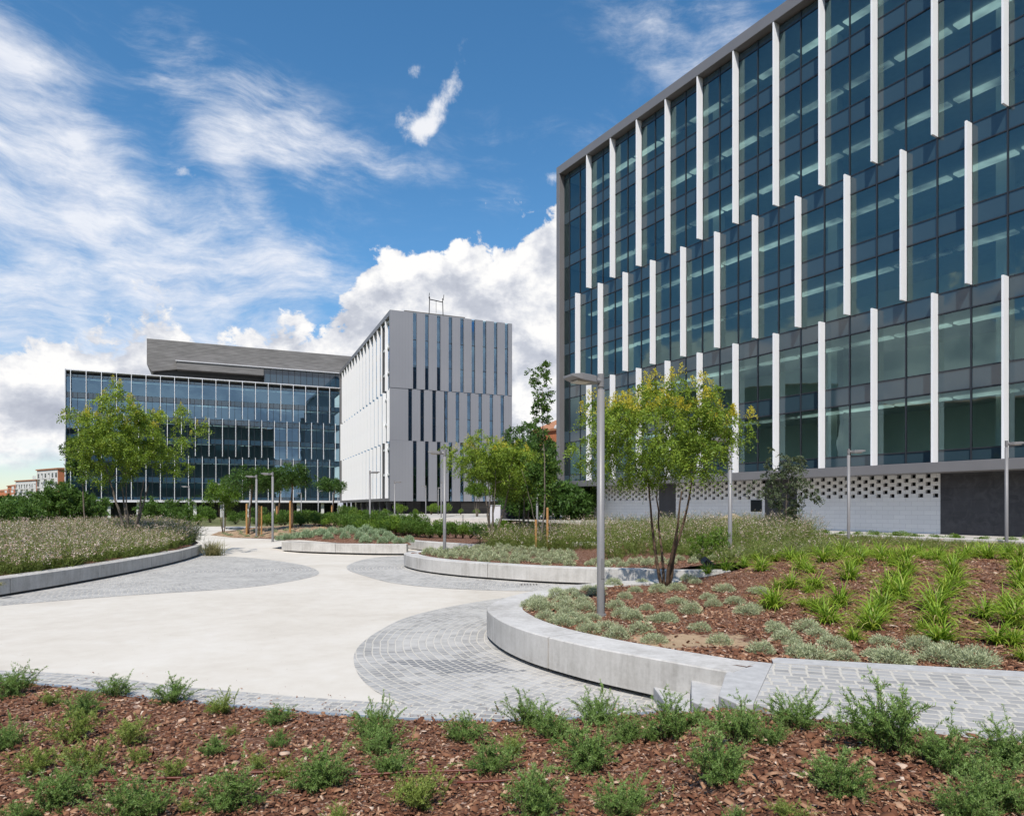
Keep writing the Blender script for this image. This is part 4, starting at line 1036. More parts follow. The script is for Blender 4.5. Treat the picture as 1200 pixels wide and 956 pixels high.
for i, (x, y, s) in enumerate(cq):
    X, Y = pxh(x, y, hbig)
    if path_dist(X, Y, W1) < .66: 
        X += .12; Y += .12
    s *= R.uniform(.9, 1.25)
    put_plant('silver_cushion_plant', CS[i % 5], (X, Y, hbig(X, Y)), (s, s * R.uniform(.85, 1.1), s * R.uniform(.7, 1.05)), R.uniform(0, 6.28), 'small silver grey cushion plant in the near bark bed behind the rounded bench wall', 'plant', 'silver cushion plants in the near bed')
# rows of cushions in the second bed
c2p = offset(W2, .78)
cnt = 0; y = 18.7
while y < 27.5:
    x = -3.2 + (.29 if int(y / .6 + .01) % 2 else 0)
    while x < 9.5:
        xx, yy = x + R.uniform(-.07, .07), y + R.uniform(-.06, .06)
        ok = inside(xx, yy, big_poly) and path_dist(xx, yy, W2) > .64 and yy < 23.4 + max(0, 1 - xx) * 1.9 and yy - 18.0 < 4.4 + max(0, 2 - xx) * 2.2 and yy > 18.35 - .13 * xx + .1
        if xx > 2 and yy > 20.2 + .0 * xx: ok = False
        if ok and R.random() < .93:
            s = R.uniform(.58, .92); cnt += 1
            put_plant('santolina_cushion', CB[cnt % 4], (xx, yy, hbig(xx, yy)), (s, s, s * R.uniform(1.0, 1.35)), R.uniform(0, 6.28), 'pale grey green santolina cushion in close rows behind the second bench wall', 'plant', 'santolina cushions behind the second bench wall')
        x += .60
    y += .60
mid_in = offset(WM, .6); y = 29.6; k = 0
while y < 34:
    x = -11.5 + (.33 if int(y / .58) % 2 else 0)
    while x < -4.3:
        if inside(x, y, mid_poly) and path_dist(x, y, WM) > .56:
            s = R.uniform(.72, .95); k += 1
            put_plant('lavender_cotton_mound', CG[k % 4], (x + R.uniform(-.08, .08), y + R.uniform(-.08, .08), hmid(x, y)), (s, s, s * R.uniform(1.0, 1.35)), R.uniform(0, 6.28), 'rounded silvery green mound on the island bed above its concrete wall', 'plant', 'silvery mounds on the island bed')
        x += .72
    y += .58
k = 0; y = 38.2     # low tufts on the sandy bed
while y < 46:
    x = -19.5 + (.45 if int(y) % 2 else 0)
    while x < -7.5:
        if inside(x, y, big_poly) and edge_dist(x, y, big_poly) > .4 and y < 42.5 - .25 * (x + 14) and y < 45:
            s = R.uniform(.55, .9); k += 1
            put_plant('thyme_tuft', CB[k % 4], (x + R.uniform(-.15, .15), y + R.uniform(-.15, .15), hbig(x, y)), (s, s, s * .7), R.uniform(0, 6.28), 'tiny pale tuft planted on the sandy bed around the timber stakes', 'plant', 'tiny tufts on the sandy bed')
        x += .9
    y += .85

# ------------------------------------------------------------------ leafy shrubs
def shrub(seed, n, r, h, L, W, mat, upright=.6, blobs=9):
    rng = np.random.default_rng(seed)
    bc = np.stack([rng.normal(0, r * .45, blobs), rng.normal(0, r * .45, blobs), rng.uniform(.3, .82, blobs) * h], 1); br = rng.uniform(.28, .5, blobs) * r * 1.1
    i = rng.integers(0, blobs, n); d = unit(rng.normal(size=(n, 3))); k = rng.random(n) ** .35
    P = bc[i] + d * (br[i] * k)[:, None] * np.array([1, 1, .9]); P[:, 2] = np.abs(P[:, 2])
    D = d * .6 + rng.normal(size=(n, 3)) * .5 + np.array([0, 0, upright])
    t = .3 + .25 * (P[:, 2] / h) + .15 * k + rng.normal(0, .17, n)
    lv = leaves(P, D, rng.uniform(.7, 1.25, n) * L, W, t, rng)
    m = 14; Q = np.zeros((m, 4, 3)); tgt = bc[rng.integers(0, blobs, m)]
    for q in range(4): Q[:, q] = tgt * (q / 3) + rng.normal(0, .02, (m, 3))
    V1, F1_ = tubes_np(Q, .014, .005)
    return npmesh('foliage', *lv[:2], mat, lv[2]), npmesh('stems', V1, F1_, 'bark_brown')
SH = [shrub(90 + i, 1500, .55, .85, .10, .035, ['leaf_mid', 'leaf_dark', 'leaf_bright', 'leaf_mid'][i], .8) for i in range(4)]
# shrub ridge: behind the sandy bed and along to the inlet, densest on the left
ridge = []
for i in range(26):
    t = i / 25; ridge.append((-17.5 + 12.5 * t + R.uniform(-.25, .25), 47.5 - 4.5 * t * t + R.uniform(-.4, .4)))
for i in range(16):
    t = i / 15; ridge.append((-14.0 + 8.0 * t + R.uniform(-.3, .3), 44.8 - 4.2 * t + R.uniform(-.3, .3)))
for i in range(22):
    t = i / 21; ridge.append((-9.5 + 9.6 * t + R.uniform(-.15, .15), 40.4 - 5.0 * t + R.uniform(-.3, .3)))
ridge.sort()
for k, (x, y) in enumerate(ridge):
    s = R.uniform(.85, 1.3)
    put_plant('evergreen_shrub', SH[[0, 0, 2, 3, 1][k % 5]], (x, y, hbig(x, y) - .03), (s, s, s * R.uniform(.85, 1.1)), R.uniform(0, 6.28), 'leafy green shrub in the dense ridge between sandy bed and pale low wall', 'shrub', 'leafy shrubs along the planted ridge')
for i in range(16):    # green plants on the terrace by the block wall
    t = i / 15; p = Vector((14.3, 32.9)) + Vector((.524, -.852)) * (t * 12.5)
    s = R.uniform(.35, .5) * (1.3 if i > 10 else 1)
    put_plant('groundcover_clump', SH[2], (p.x, p.y, hter(p.x, p.y)), (s * 1.4, s, s * .8), R.uniform(0, 6.28), 'low bright green clump on the terrace at the foot of the block wall', 'plant', 'low clumps along the terrace by the block wall')
for i, (x, D) in enumerate(((206, 88), (232, 80), (247, 92), (276, 84), (300, 90), (322, 86))):
    s = [2.2, 1.5, 2.6, 1.8, 2.3, 2.0][i]
    put_plant('verge_shrub', SH[[3, 2, 0, 3, 1, 0][i]], ((x - 600) / FPX * D, D, -.1), (s * 1.3, s, s), i * 1.3, ['broad shrub at the foot of the glazed block, behind the meadow tree', 'small bright shrub between two broad ones before the glazed block', 'largest shrub at the foot of the glazed block', 'shrub behind the yellow green young tree', 'shrub before the dark ground floor behind the pair of stakes', 'dark shrub before the ground floor behind the broad trees'][i], 'shrub', 'shrubs at the foot of the glazed block')
for i, x in enumerate((453, 470, 487, 505, 520, 540, 560)):
    X = (x - 600) / FPX * 92; s = 1.3 if i in (1, 3, 4) else .7
    put_plant('terrace_shrub', SH[2], (X, 92, .95), (s * 1.2, s, s * 1.25), i, ['low shrub at the corner of the grey block, nearest the white fins', 'rounded shrub before the left entrance glass', 'small shrub between two rounded shrubs before the grey block', 'rounded shrub right of the corner lamp before the grey block', 'rounded shrub left of the thin distant lamps', 'low green strip plant before the louvred ground floor', 'low green plant by the small round tree'][i], 'shrub', 'shrubs on the far terrace')

# ------------------------------------------------------------------ flower meadow (uncountable, built as a mass)
def meadow(name, sampler, hf, n, hmn, hmx, per, seed, flower=.5, tuftn=26):
    rng = np.random.default_rng(seed); B = []
    while len(B) < n:
        q = sampler()
        if q: B.append((q[0], q[1], hf(q[0], q[1])))
    B = np.array(B); k = 5
    P, L = arc_pts(rng, n * per, k, hmn, hmx, .75, 1.5, .7, .13); P += np.repeat(B, per, 0)[:, None]
    V1, F1_ = tubes_np(P, .0045, .002)
    parts = [(V1, F1_, np.full(len(V1), .55))]
    t = rng.random((P.shape[0], tuftn)) ** 1.5 * .8; C_, T = along(P, t); D = T * .5 + rng.normal(size=C_.shape) * .6
    nn = t.size; parts.append(leaves(C_.reshape(-1, 3) + rng.normal(0, .03, (nn, 3)), D.reshape(-1, 3), rng.uniform(.05, .11, nn), .013, np.clip(.15 + .6 * t.ravel() + rng.normal(0, .18, nn), 0, 1), rng))
    V, F, T_ = join(parts)
    o = bpy.data.objects.new(name, npmesh(name, V, F, 'meadow_green', T_)); COL.objects.link(o); o['kind'] = 'stuff'
    m = 12; sel = P[rng.random(P.shape[0]) < flower]; t = rng.uniform(.6, 1., (sel.shape[0], m)); C_, T = along(sel, t); nn = t.size
    lv = leaves(C_.reshape(-1, 3) + rng.normal(0, .025, (nn, 3)), rng.normal(size=(nn, 3)), rng.uniform(.026, .048, nn), .026, rng.normal(.45, .28, nn), rng)
    o = bpy.data.objects.new('meadow_flowers', npmesh('meadow_flowers', *lv[:2], 'meadow_flower', lv[2])); COL.objects.link(o); o['kind'] = 'stuff'
wl_in = offset(WL, .75)
def sm_left():
    y = R.uniform(9, 35); x = R.uniform(-30, -12)
    if R.random() < .5: x = max(-30, -11.9 - 5 * R.random() - max(0, y - 21) * .18)
    if x < -.80 * y: return None
    if not inside(x, y, left_poly) or path_dist(x, y, WL) < .58: return None
    return x, y
meadow('flower_meadow', sm_left, hleft, 1750, .45, 1.02, 9, 5, .46, 26)
def sm_right():
    y = R.uniform(21, 33); x = R.uniform(-1.4, 15)
    if not inside(x, y, big_poly) or edge_dist(x, y, big_poly) < .5: return None
    if x < 1 and y > 30: return None
    if x < 3 and y < 23.5 + max(0, 1.2 - x) * 1.5: return None
    if y < 21.6 + .9 * math.sin(x * 1.3): return None
    if x > .42 * y + .5: return None
    return x, y
meadow('flower_meadow', sm_right, hbig, 900, .55, 1.25, 9, 6, .32, 26)
def sm_thin():
    y = R.uniform(17, 23); x = R.uniform(5.2, 12)
    if x > .45 * y + 1 or not inside(x, y, big_poly): return None
    return x, y
meadow('grassy_planting', sm_thin, hbig, 260, .25, .6, 7, 8, .06, 20)
def sm_wall():
    t = R.uniform(.3, 13.5); o_ = R.uniform(.25, 4.2); x = 13.0 + .524 * t - .852 * o_; y = 32.6 - .852 * t - .524 * o_
    return (x, y) if inside(x, y, big_poly) else None
meadow('grassy_planting', sm_wall, lambda x, y: hbig(x, y) - .03, 420, .12, .26, 8, 9, .04, 14)
V, F, T_ = blades(99, 420, .5, .95, .016, 1.2, r0=.16); me_ = npmesh('foliage', V, F, 'leaf_straw', T_)
X, Y = -12.75, 29.1
put_plant('ornamental_grass', (me_, None), (X, Y, 0), 1., 0, 'straw coloured grass tuft at the end of the long bench wall', 'plant', None)
V, F, T_ = blades(98, 60, .15, .3, .014, 2.5, r0=.05)
put_plant('weed_tuft', (npmesh('foliage', V, F, 'leaf_straw', T_), None), (-11.62, 15.4, .30), .8, 0, 'small weed growing in a joint of the long bench wall', 'plant', None)

# ------------------------------------------------------------------ trees
def tree(name, base, label, seed, stems, crown, rad, ntwig, leaf, leafmat_, bark, leafspec, cat='tree', group=None, blossom=0, droop=.4, pinn=True, hollow=.35, spread=.25, stem_h=.35, lump=.25):
    """crown = (dx,dy,dz,rx,ry,rz) ellipsoid; leafspec = (sprays per twig, leaflets per spray, leaflet len, width, spray len)"""
    rng = np.random.default_rng(seed); rr = random.Random(seed)
    e = empty(name, base, label, cat, group)
    cx, cy, cz, rx, ry, rz = crown; top = cz + rz
    nodes = []; segs = []
    def addseg(a, b, ra, rb): segs.append((a, b, ra, rb))
    mb = MB()
    # main stems
    for s in range(stems):
        az_ = 2 * PI * s / stems + rr.uniform(-.4, .4); lean = spread * rr.uniform(.6, 1.3) if stems > 1 else rr.uniform(0, .06)
        p = Vector((math.cos(az_) * .05 * (stems > 1), math.sin(az_) * .05 * (stems > 1), -.05)); hgt = top * (stem_h + .45 * rr.random()) if stems > 1 else top * .86
        k = 9; pts = [p.copy()]; tx, ty = math.cos(az_) * lean, math.sin(az_) * lean
        r0 = rad * (.6 if stems > 1 else 1) * rr.uniform(.8, 1.15); rads = [r0]
        for i in range(k):
            t = (i + 1) / k
            p = p + Vector((tx * (1.3 - .5 * t) + rr.uniform(-.13, .13) + cx * .11, ty * (1.3 - .5 * t) + rr.uniform(-.13, .13) + cy * .11, 1)) * (hgt / k)
            pts.append(p.copy()); rads.append(r0 * (1 - .72 * t))
        mb.tube(pts, rads, 7)
        for i, q in enumerate(pts):
            if q.z > cz - rz * 1.15: nodes.append((q, rads[i]))
        for i in range(len(pts) - 1):
            m_ = (pts[i] + pts[i + 1]) / 2
            if m_.z > cz - rz * 1.15: nodes.append((m_, rads[i] * .85))
    # crown lumps
    L_ = [Vector((rr.gauss(0, .5), rr.gauss(0, .5), rr.gauss(0, .5))) for _ in range(7)]
    tg = []
    while len(tg) < ntwig:
        d = Vector((rr.gauss(0, 1), rr.gauss(0, 1), rr.gauss(0, 1))).normalized(); k = (hollow + (1 - hollow) * rr.random() ** .5)
        lum = 1 + lump * math.sin(d.x * 4.1 + seed) * math.sin(d.y * 3.7 + seed * 2) + lump * .8 * math.sin(d.z * 6 + d.x * 5 + seed)
        q = Vector((cx + d.x * rx * k * lum, cy + d.y * ry * k * lum, cz + d.z * rz * k * lum))
        tg.append(q)
    tg.sort(key=lambda q: (q - Vector((cx, cy, cz - rz))).length)
    ends = []
    for q in tg:
        best, bd = None, 1e9
        for nd, r in nodes:
            dd = (q - nd).length + max(0, nd.z - q.z + .05) * 2.2
            if dd < bd: bd = dd; best = (nd, r)
        nd, r = best; k = 3; pts = [nd.copy()]; r0 = min(r * .7, .008 + .012 * bd); rads = [r0]
        mid = (nd + q) / 2 + Vector((0, 0, .12 * bd)) + Vector((rr.uniform(-1, 1), rr.uniform(-1, 1), 0)) * .08 * bd
        for i in range(1, k + 1):
            t = i / k; p = nd * (1 - t) ** 2 + mid * 2 * t * (1 - t) + q * t * t; pts.append(p); rads.append(max(.0025, r0 * (1 - .75 * t))); nodes.append((p, rads[-1]))
        mb.tube(pts, rads, 4, cap=False)
        ends.append((q, (pts[-1] - pts[-2]).normalized(), pts[-2]))
    tr = mb.build('trunk', bark, e, smooth=True, rel=False)
    ns, nl, ll, lw, sl_ = leafspec
    E = np.array([q for q, d, b in ends]); Dn = np.array([d for q, d, b in ends]); Bk = np.array([b for q, d, b in ends])
    E2 = np.repeat(E, ns, 0); B2 = np.repeat(Bk, ns, 0); D2 = np.repeat(Dn, ns, 0); m = len(E2)
    u = rng.random((m, 1)) ** .7; C0 = B2 * (1 - u) + E2 * u
    SD = unit(D2 * .5 + rng.normal(size=(m, 3)) * .75); SL = sl_ * rng.uniform(.6, 1.2, m)
    t = np.linspace(.12, 1, nl)[None, :, None]; C_ = C0[:, None] + SD[:, None] * SL[:, None, None] * t + np.array([0, 0, -1.]) * (droop * SL[:, None, None] * t * t)
    AX = unit(SD[:, None] + np.array([0, 0, -1.]) * 2 * droop * t * .8)
    side = unit(np.cross(AX, rng.normal(size=(m, 1, 3)))) * np.where(np.arange(nl) % 2, 1, -1)[None, :, None]
    LD = AX * .55 + side + rng.normal(size=C_.shape) * .22 + np.array([0, 0, -.25 * droop])
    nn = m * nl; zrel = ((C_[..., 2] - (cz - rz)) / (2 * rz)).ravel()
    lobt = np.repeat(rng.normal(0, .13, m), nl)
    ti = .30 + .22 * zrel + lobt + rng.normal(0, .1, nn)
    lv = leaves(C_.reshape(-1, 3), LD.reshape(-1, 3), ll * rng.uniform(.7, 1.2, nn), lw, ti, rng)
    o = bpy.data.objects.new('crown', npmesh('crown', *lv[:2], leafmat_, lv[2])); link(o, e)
    if blossom:
        up = E[(E[:, 2] > cz + rz * .15)]; pick = up[rng.integers(0, len(up), blossom)] + np.array([0, 0, .06])
        P2 = []; 
        for q in pick:
            k = 60; hh = rng.random(k); rad_ = .16 * (1 - hh) + .01
            P2.append(q + np.stack([rng.normal(0, 1, k) * rad_ * .5, rng.normal(0, 1, k) * rad_ * .5, hh * .24], 1))
        P2 = np.concatenate(P2); lv = leaves(P2, rng.normal(size=P2.shape) * .6 + np.array([0, 0, .8]), .042, .018, rng.normal(.5, .28, len(P2)), rng)
        o = bpy.data.objects.new('blossom', npmesh('blossom', *lv[:2], 'leaf_blossom', lv[2])); link(o, e)
    return e
def at(x, D, z): return ((x - 600) / FPX * D, D, z)
def hb(x, D): X = (x - 600) / FPX * D; return (X, D, hbig(X, D))
tree('golden_rain_tree', hb(779, 14.3), 'multi stemmed small tree with yellow blossom tips beside the nearest lamp', 3, 4, (-.05, 0, 3.2, 1.8, 1.5, 1.0), .07, 330, 0, 'leaf_golden', 'bark_brown', (8, 13, .07, .028, .24), blossom=150, droop=.75, spread=.20, stem_h=.45, lump=.24, hollow=.4)
tree('golden_rain_tree', at(152, 27, .72), 'big multi stemmed tree with pale trunks rising from the flower meadow', 8, 5, (-.15, 0, 4.0, 1.95, 1.8, 1.35), .10, 330, 0, 'leaf_golden', 'bark_grey', (9, 10, .11, .042, .32), blossom=60, droop=.6, spread=.24, stem_h=.4, lump=.45, hollow=.5)
tree('golden_rain_tree', hb(577, 28), 'multi stemmed tree standing at the inlet before the grey panelled building', 5, 5, (.2, 0, 3.45, 1.85, 1.7, 1.05), .085, 300, 0, 'leaf_golden', 'bark_grey', (8, 10, .10, .04, .30), blossom=40, droop=.6, spread=.17, stem_h=.45, lump=.4, hollow=.45)
tree('golden_rain_tree', hb(612, 31), 'multi stemmed tree just behind the columnar tree, crown running into its neighbour', 15, 4, (.1, 0, 3.1, 1.3, 1.3, 1.1), .08, 200, 0, 'leaf_golden', 'bark_grey', (10, 10, .10, .04, .30), droop=.6, spread=.15, stem_h=.4)
tree('poplar_tree', hb(634, 25), 'slender upright young tree with one stem tied to two timber stakes', 21, 1, (0, 0, 5.2, .42, .42, 1.7), .035, 80, 0, 'leaf_mid', 'bark_grey', (5, 7, .09, .06, .16), droop=.3, pinn=False, hollow=.1)
tree('poplar_tree', hb(637, 25.5), 'bushy low growth around the stem of the slender upright tree', 22, 2, (0, 0, 2.6, .75, .6, 1.3), .03, 90, 0, 'leaf_mid', 'bark_grey', (5, 8, .09, .06, .2), droop=.4, hollow=.1)
tree('poplar_tree', at(100, 31, .6), 'thin columnar young tree at the far left corner of the glazed block', 23, 1, (-.4, 0, 3.6, .55, .5, 1.25), .04, 60, 0, 'leaf_mid', 'bark_grey', (5, 7, .10, .07, .18), droop=.3, hollow=.1)
tree('young_tree', hb(917, 25.5), 'loose grey green birch like tree in front of the block wall', 31, 4, (.1, 0, 2.1, 1.05, .95, 1.25), .05, 110, 0, 'leaf_grey', 'bark_grey', (5, 8, .085, .055, .2), droop=.5, spread=.13, lump=.3)
tree('young_tree', at(262, 44, .2), 'yellow green young tree left of the timber stakes', 32, 3, (.0, 0, 2.75, 1.15, 1.1, .85), .06, 120, 0, 'leaf_bright', 'bark_brown', (6, 8, .14, .05, .3), droop=.5, spread=.08)
tree('young_tree', at(291, 41, .5), 'broad crowned green young tree behind the yellow green one', 33, 1, (.1, 0, 3.3, 1.45, 1.4, .62), .07, 130, 0, 'leaf_dark', 'bark_brown', (6, 8, .15, .05, .32), droop=.5)
tree('young_tree', at(341, 42, .8), 'broad crowned green young tree with its trunk behind a timber stake', 34, 1, (0, 0, 3.25, 1.35, 1.3, .62), .08, 130, 0, 'leaf_dark', 'bark_brown', (6, 8, .15, .05, .32), droop=.5)
tree('young_tree', at(324, 52, .8), 'green young tree half hidden between two broad crowned ones', 35, 1, (0, 0, 3.2, 1.5, 1.4, .7), .08, 110, 0, 'leaf_mid', 'bark_brown', (6, 8, .16, .06, .32), droop=.5)
tree('young_tree', at(388, 60, .8), 'small flat crowned tree at the meeting of glass facade and white fins', 36, 1, (0, 0, 3.2, 1.25, 1.2, .55), .07, 80, 0, 'leaf_dark', 'bark_brown', (6, 8, .18, .065, .34), droop=.5)
tree('young_tree', at(559, 76, 1.0), 'small round crowned tree on the terrace before the slit windows', 37, 4, (0, 0, 3.0, 1.3, 1.3, .75), .09, 110, 0, 'leaf_bright', 'bark_grey', (6, 8, .18, .07, .34), droop=.4, spread=.12)
tree('large_shrub', at(78, 37, .55), 'broad rounded dark green shrub below the corner of the glazed block', 41, 5, (-.1, 0, 1.5, 1.9, 1.5, 1.3), .05, 420, 0, 'leaf_mid', 'bark_brown', (8, 9, .12, .05, .25), cat='shrub', droop=.2, spread=.3, stem_h=.3, hollow=.2)
tree('large_shrub', at(18, 33, .55), 'green shrub rising from the meadow at the left picture edge', 42, 5, (0, 0, 1.0, 1.1, 1.0, .85), .04, 150, 0, 'leaf_mid', 'bark_brown', (8, 9, .11, .045, .24), cat='shrub', droop=.2, spread=.3, stem_h=.3, hollow=.2)
tree('large_shrub', at(180, 40, .5), 'light green shrub behind the trunks of the meadow tree', 43, 4, (0, 0, 1.25, 1.0, .9, .9), .04, 130, 0, 'leaf_mid', 'bark_brown', (7, 8, .11, .05, .22), cat='shrub', droop=.2, spread=.2, stem_h=.3, hollow=.2)
tree('large_shrub', at(207, 42, .45), 'light green shrub right of the meadow tree', 44, 4, (0, 0, 1.2, 1.0, .9, .95), .04, 130, 0, 'leaf_mid', 'bark_brown', (7, 8, .11, .05, .22), cat='shrub', droop=.2, spread=.2, stem_h=.3, hollow=.2)
tree('large_shrub', hb(832, 19.3), 'bright low bush at the foot of the lamp behind the small tree', 45, 4, (0, 0, .45, .6, .45, .4), .02, 70, 0, 'leaf_bright', 'bark_brown', (6, 7, .06, .03, .14), cat='shrub', droop=.2, spread=.25, stem_h=.3, hollow=.1)
# wooded edge at the far left and behind the lawn
fl = 0
for i, (x, D, hgt, rx_) in enumerate([(-8, 70, 3.4, 3.2), (22, 84, 3.6, 3.4), (48, 78, 3.2, 2.8), (8, 110, 4.4, 4.5), (40, 128, 6.0, 5), (62, 120, 5.4, 4), (-30, 95, 4.2, 4), (90, 96, 4.0, 3.0), (66, 66, 2.8, 2.2)]):
    tree('background_tree', at(x, D, 0), ['dark tree at the far left edge beyond the meadow', 'green tree left of the white balconied block', 'rounded tree below the brick apartment gable', 'far dark tree under the skyline roofs', 'dark tree crossing the foot of the balconied block', 'dense tree against the glazed block corner', 'tree just outside the left edge beyond the meadow', 'tree behind the broad rounded shrub', 'low dark tree left of the broad rounded shrub'][i], 120 + i, 1, (0, 0, hgt * .40, rx_, rx_, hgt * .36), .2, 110, 0, 'leaf_dark' if i % 3 else 'leaf_mid', 'far_trunk', (8, 8, .42, .2, .8), group='trees beyond the meadow', droop=.2, hollow=.15)
for i, (x, D, top, rx_) in enumerate([(610, 92, 13.6, 3.3), (628, 84, 10.4, 3.6), (652, 70, 8.6, 3.6), (668, 66, 7.0, 3.4), (640, 64, 6.0, 2.8), (690, 72, 8.2, 3.6), (600, 78, 7.5, 2.4), (618, 60, 4.6, 2.0), (664, 58, 4.0, 2.4)]):
    tree('background_tree', at(x, D, 1), ['tallest dark tree beside the grey block, before the brick house', 'broad dark tree below the tall one, under the house eaves', 'dark tree against the left edge of the right office block', 'tree half under the corner of the right office block', 'lower tree between columnar tree and office corner', 'tree hidden behind the right office block corner', 'narrow tree at the right edge of the grey block', 'low dark tree behind the cabinet and screen wall', 'low dark tree beside the first block wall panel'][i], 140 + i, 1, (0, 0, (top - 1) * .58, rx_, rx_, (top - 1) * .43), .22, 150, 0, 'leaf_dark', 'far_trunk', (8, 8, .36, .16, .7), group='trees between the office blocks', droop=.2, hollow=.15, lump=.15)

# ------------------------------------------------------------------ small things
def stake(x, D, z, h, lab, rad=.045, gp='timber tree stakes'):
    X, Y, _ = at(x, D, 0); mb = MB(); mb.tube([(X, Y, z - .1), (X, Y, z + h - .05), (X, Y, z + h)], [rad, rad, rad * .7], 8)
    o = mb.build('timber_stake', 'stake_wood'); tag(o, lab, 'stake', gp)
stake(641.5, 25, hb(641, 25)[2] - .05, 1.55, 'orange timber stake right of the slender upright tree')
stake(628, 25, hb(628, 25)[2] - .05, 1.15, 'shorter timber stake left of the slender upright tree')
stake(340, 40, .62, 1.8, 'thick timber stake before the right broad crowned tree', .055)
stake(289, 40.5, .35, 1.9, 'thick timber stake left of the pair, under the broad tree', .055)
stake(303.5, 40, .4, 1.75, 'left stake of the close pair on the sandy bed', .045)
stake(306.5, 40, .4, 1.7, 'right stake of the close pair on the sandy bed', .045)
stake(324.5, 52, 1.0, 1.1, 'stake peeking over the shrubs behind the broad trees', .07)
stake(389, 60, .9, 1.3, 'distant stake below the small flat crowned tree', .08)
X, Y = pxh(830, 669, hbig); z = hbig(X, Y)
sp_ = empty('ground_spotlight', (X, Y, z), 'small black spotlight on a spike in the bark bed behind the little tree', 'spotlight')
mb = MB(); mb.tube([(X, Y, z - .05), (X, Y, z + .14)], .012, 6); mb.build('spike', 'black_metal', sp_)
mb = MB(); mb.tube([(X + .10, Y + .03, z + .13), (X - .05, Y - .02, z + .22), (X - .13, Y - .05, z + .27)], [.07, .095, .1], 14); mb.build('housing', 'black_metal', sp_)
for (x, y, lab, w_, d_) in ((686, 638, 'flat pale inspection slab in the bark behind the second bench wall', 1.1, .8), (285, 620, 'flat pale slab lying on the distant sandy bed', 2.0, 1.2)):
    X, Y = pxh(x, y, hbig); mb = MB(); z = hbig(X, Y); mb.prism([(X - w_ / 2, Y - d_ / 2), (X + w_ / 2, Y - d_ / 2), (X + w_ / 2 + .1, Y + d_ / 2), (X - w_ / 2 + .1, Y + d_ / 2)], z - .05, z + .10)
    tag(mb.build('stone_slab', 'pale_slab', bevel=.01), lab, 'slab')
mb = MB(); X, Y, z = at(857, 32, .75)
ring = [(X - .85, Y), (X - .5, Y - .45), (X + .2, Y - .5), (X + .75, Y - .1), (X + .5, Y + .4), (X - .4, Y + .45)]
mb.poly([(a, b, z) for a, b in ring] + [(X + (a - X) * .85 + .05, Y + (b - Y) * .8, z + .75 + .12 * math.sin(i * 2)) for i, (a, b) in enumerate(ring)] + [(X + .05, Y, z + 1.05)],
        [(5, 4, 3, 2, 1, 0)] + [(i, (i + 1) % 6, 6 + (i + 1) % 6, 6 + i) for i in range(6)] + [(6 + i, 6 + (i + 1) % 6, 12) for i in range(6)])
tag(mb.build('sandstone_boulder', 'sandstone', bevel=.06), 'beige sandstone boulder beyond the meadow by the block wall', 'boulder')
for pts, lab in (([(-2.1, 5.15), (-1.7, 5.2), (-1.1, 5.18), (-.6, 5.22), (-.2, 5.2)], 'brown drip hose left of the pair of large rosemaries'), ([(-3.3, 5.05), (-2.9, 5.0), (-2.4, 5.03)], 'short length of brown drip hose at the far left front'),
                 ([(.05, 5.95), (.35, 6.0), (.6, 6.1)], 'brown drip hose surfacing near the kerb'), ([(-.4, 4.98), (.1, 5.0)], 'short brown drip hose in the middle of the front bed'), ([(1.05, 9.35), (1.3, 9.15), (1.6, 9.3), (1.9, 9.0)], 'brown drip hose curling beside the sand patch')):
    hf = hfront if pts[0][1] < 7 else hbig
    mb = MB(); c_ = crom(pts, 5); mb.tube([(x, y, hf(x, y) + .035) for x, y in c_], .009, 6); tag(mb.build('drip_hose', 'hose_brown', smooth=True), lab, 'hose')
# drain grate in the plaza
X, Y = px(620, 685, 0); mb = MB()
for i in range(6): mb.box(X - .22 + .08 * i, X - .18 + .08 * i, Y - .12, Y + .12, .0, .012)
tag(mb.build('drain_grate', 'black_metal'), 'small dark drain grate in the paving by the second bench wall', 'drain')
# ------------------------------------------------------------------ sky, sun, camera
SUN_EL = math.radians(54.5); SUN_AZ = math.atan2(-.143, -.99)   # atan2(x, y)
w = bpy.data.worlds.new('World'); scene.world = w; w.use_nodes = True
nt = w.node_tree; nt.nodes.clear(); n = N(nt)
out = nt.nodes.new('ShaderNodeOutputWorld'); bg = nt.nodes.new('ShaderNodeBackground'); n.link(bg.outputs[0], out.inputs[0])
bg.inputs[1].default_value = .15
sky = n.node('ShaderNodeTexSky', sky_type='NISHITA'); sky.sun_disc = False
sky.sun_elevation = SUN_EL; sky.sun_rotation = SUN_AZ % (2 * PI); sky.air_density = 1.0; sky.dust_density = .25; sky.ozone_density = 2.2; sky.altitude = 650
hs = n.node('ShaderNodeHueSaturation'); hs.inputs['Hue'].default_value = .5; hs.inputs['Value'].default_value = 1.35
n.link(sky.outputs[0], hs.inputs['Color'])
d = n.node('ShaderNodeTexCoord').outputs['Generated']
dx, dy, dz = n.sep(d)
az = n.m('ARCTAN2', dx, dy); el = n.m('ARCSINE', dz)
n.link(n.m('SUBTRACT', .503, n.m('MULTIPLY', n.ss(el, .02, .3), .010)), hs.inputs['Hue'])
n.link(n.m('ADD', .72, n.m('MULTIPLY', n.ss(el, -.05, .38), .34)), hs.inputs['Value'])
n.link(n.m('ADD', 1.02, n.m('MULTIPLY', n.ss(el, 0., .35), .22)), hs.inputs['Saturation'])
P = n.xyz(az, el, 0.)
def fcurve(x, pts):
    c = n.node('ShaderNodeFloatCurve'); n.put(c.inputs['Value'], x); cm = c.mapping; cm.use_clip = False
    cv = cm.curves[0]
    while len(cv.points) < len(pts): cv.points.new(.5, .5)
    for p_, (a, b) in zip(cv.points, pts): p_.location = (a, b)
    cm.update(); return c.outputs[0]
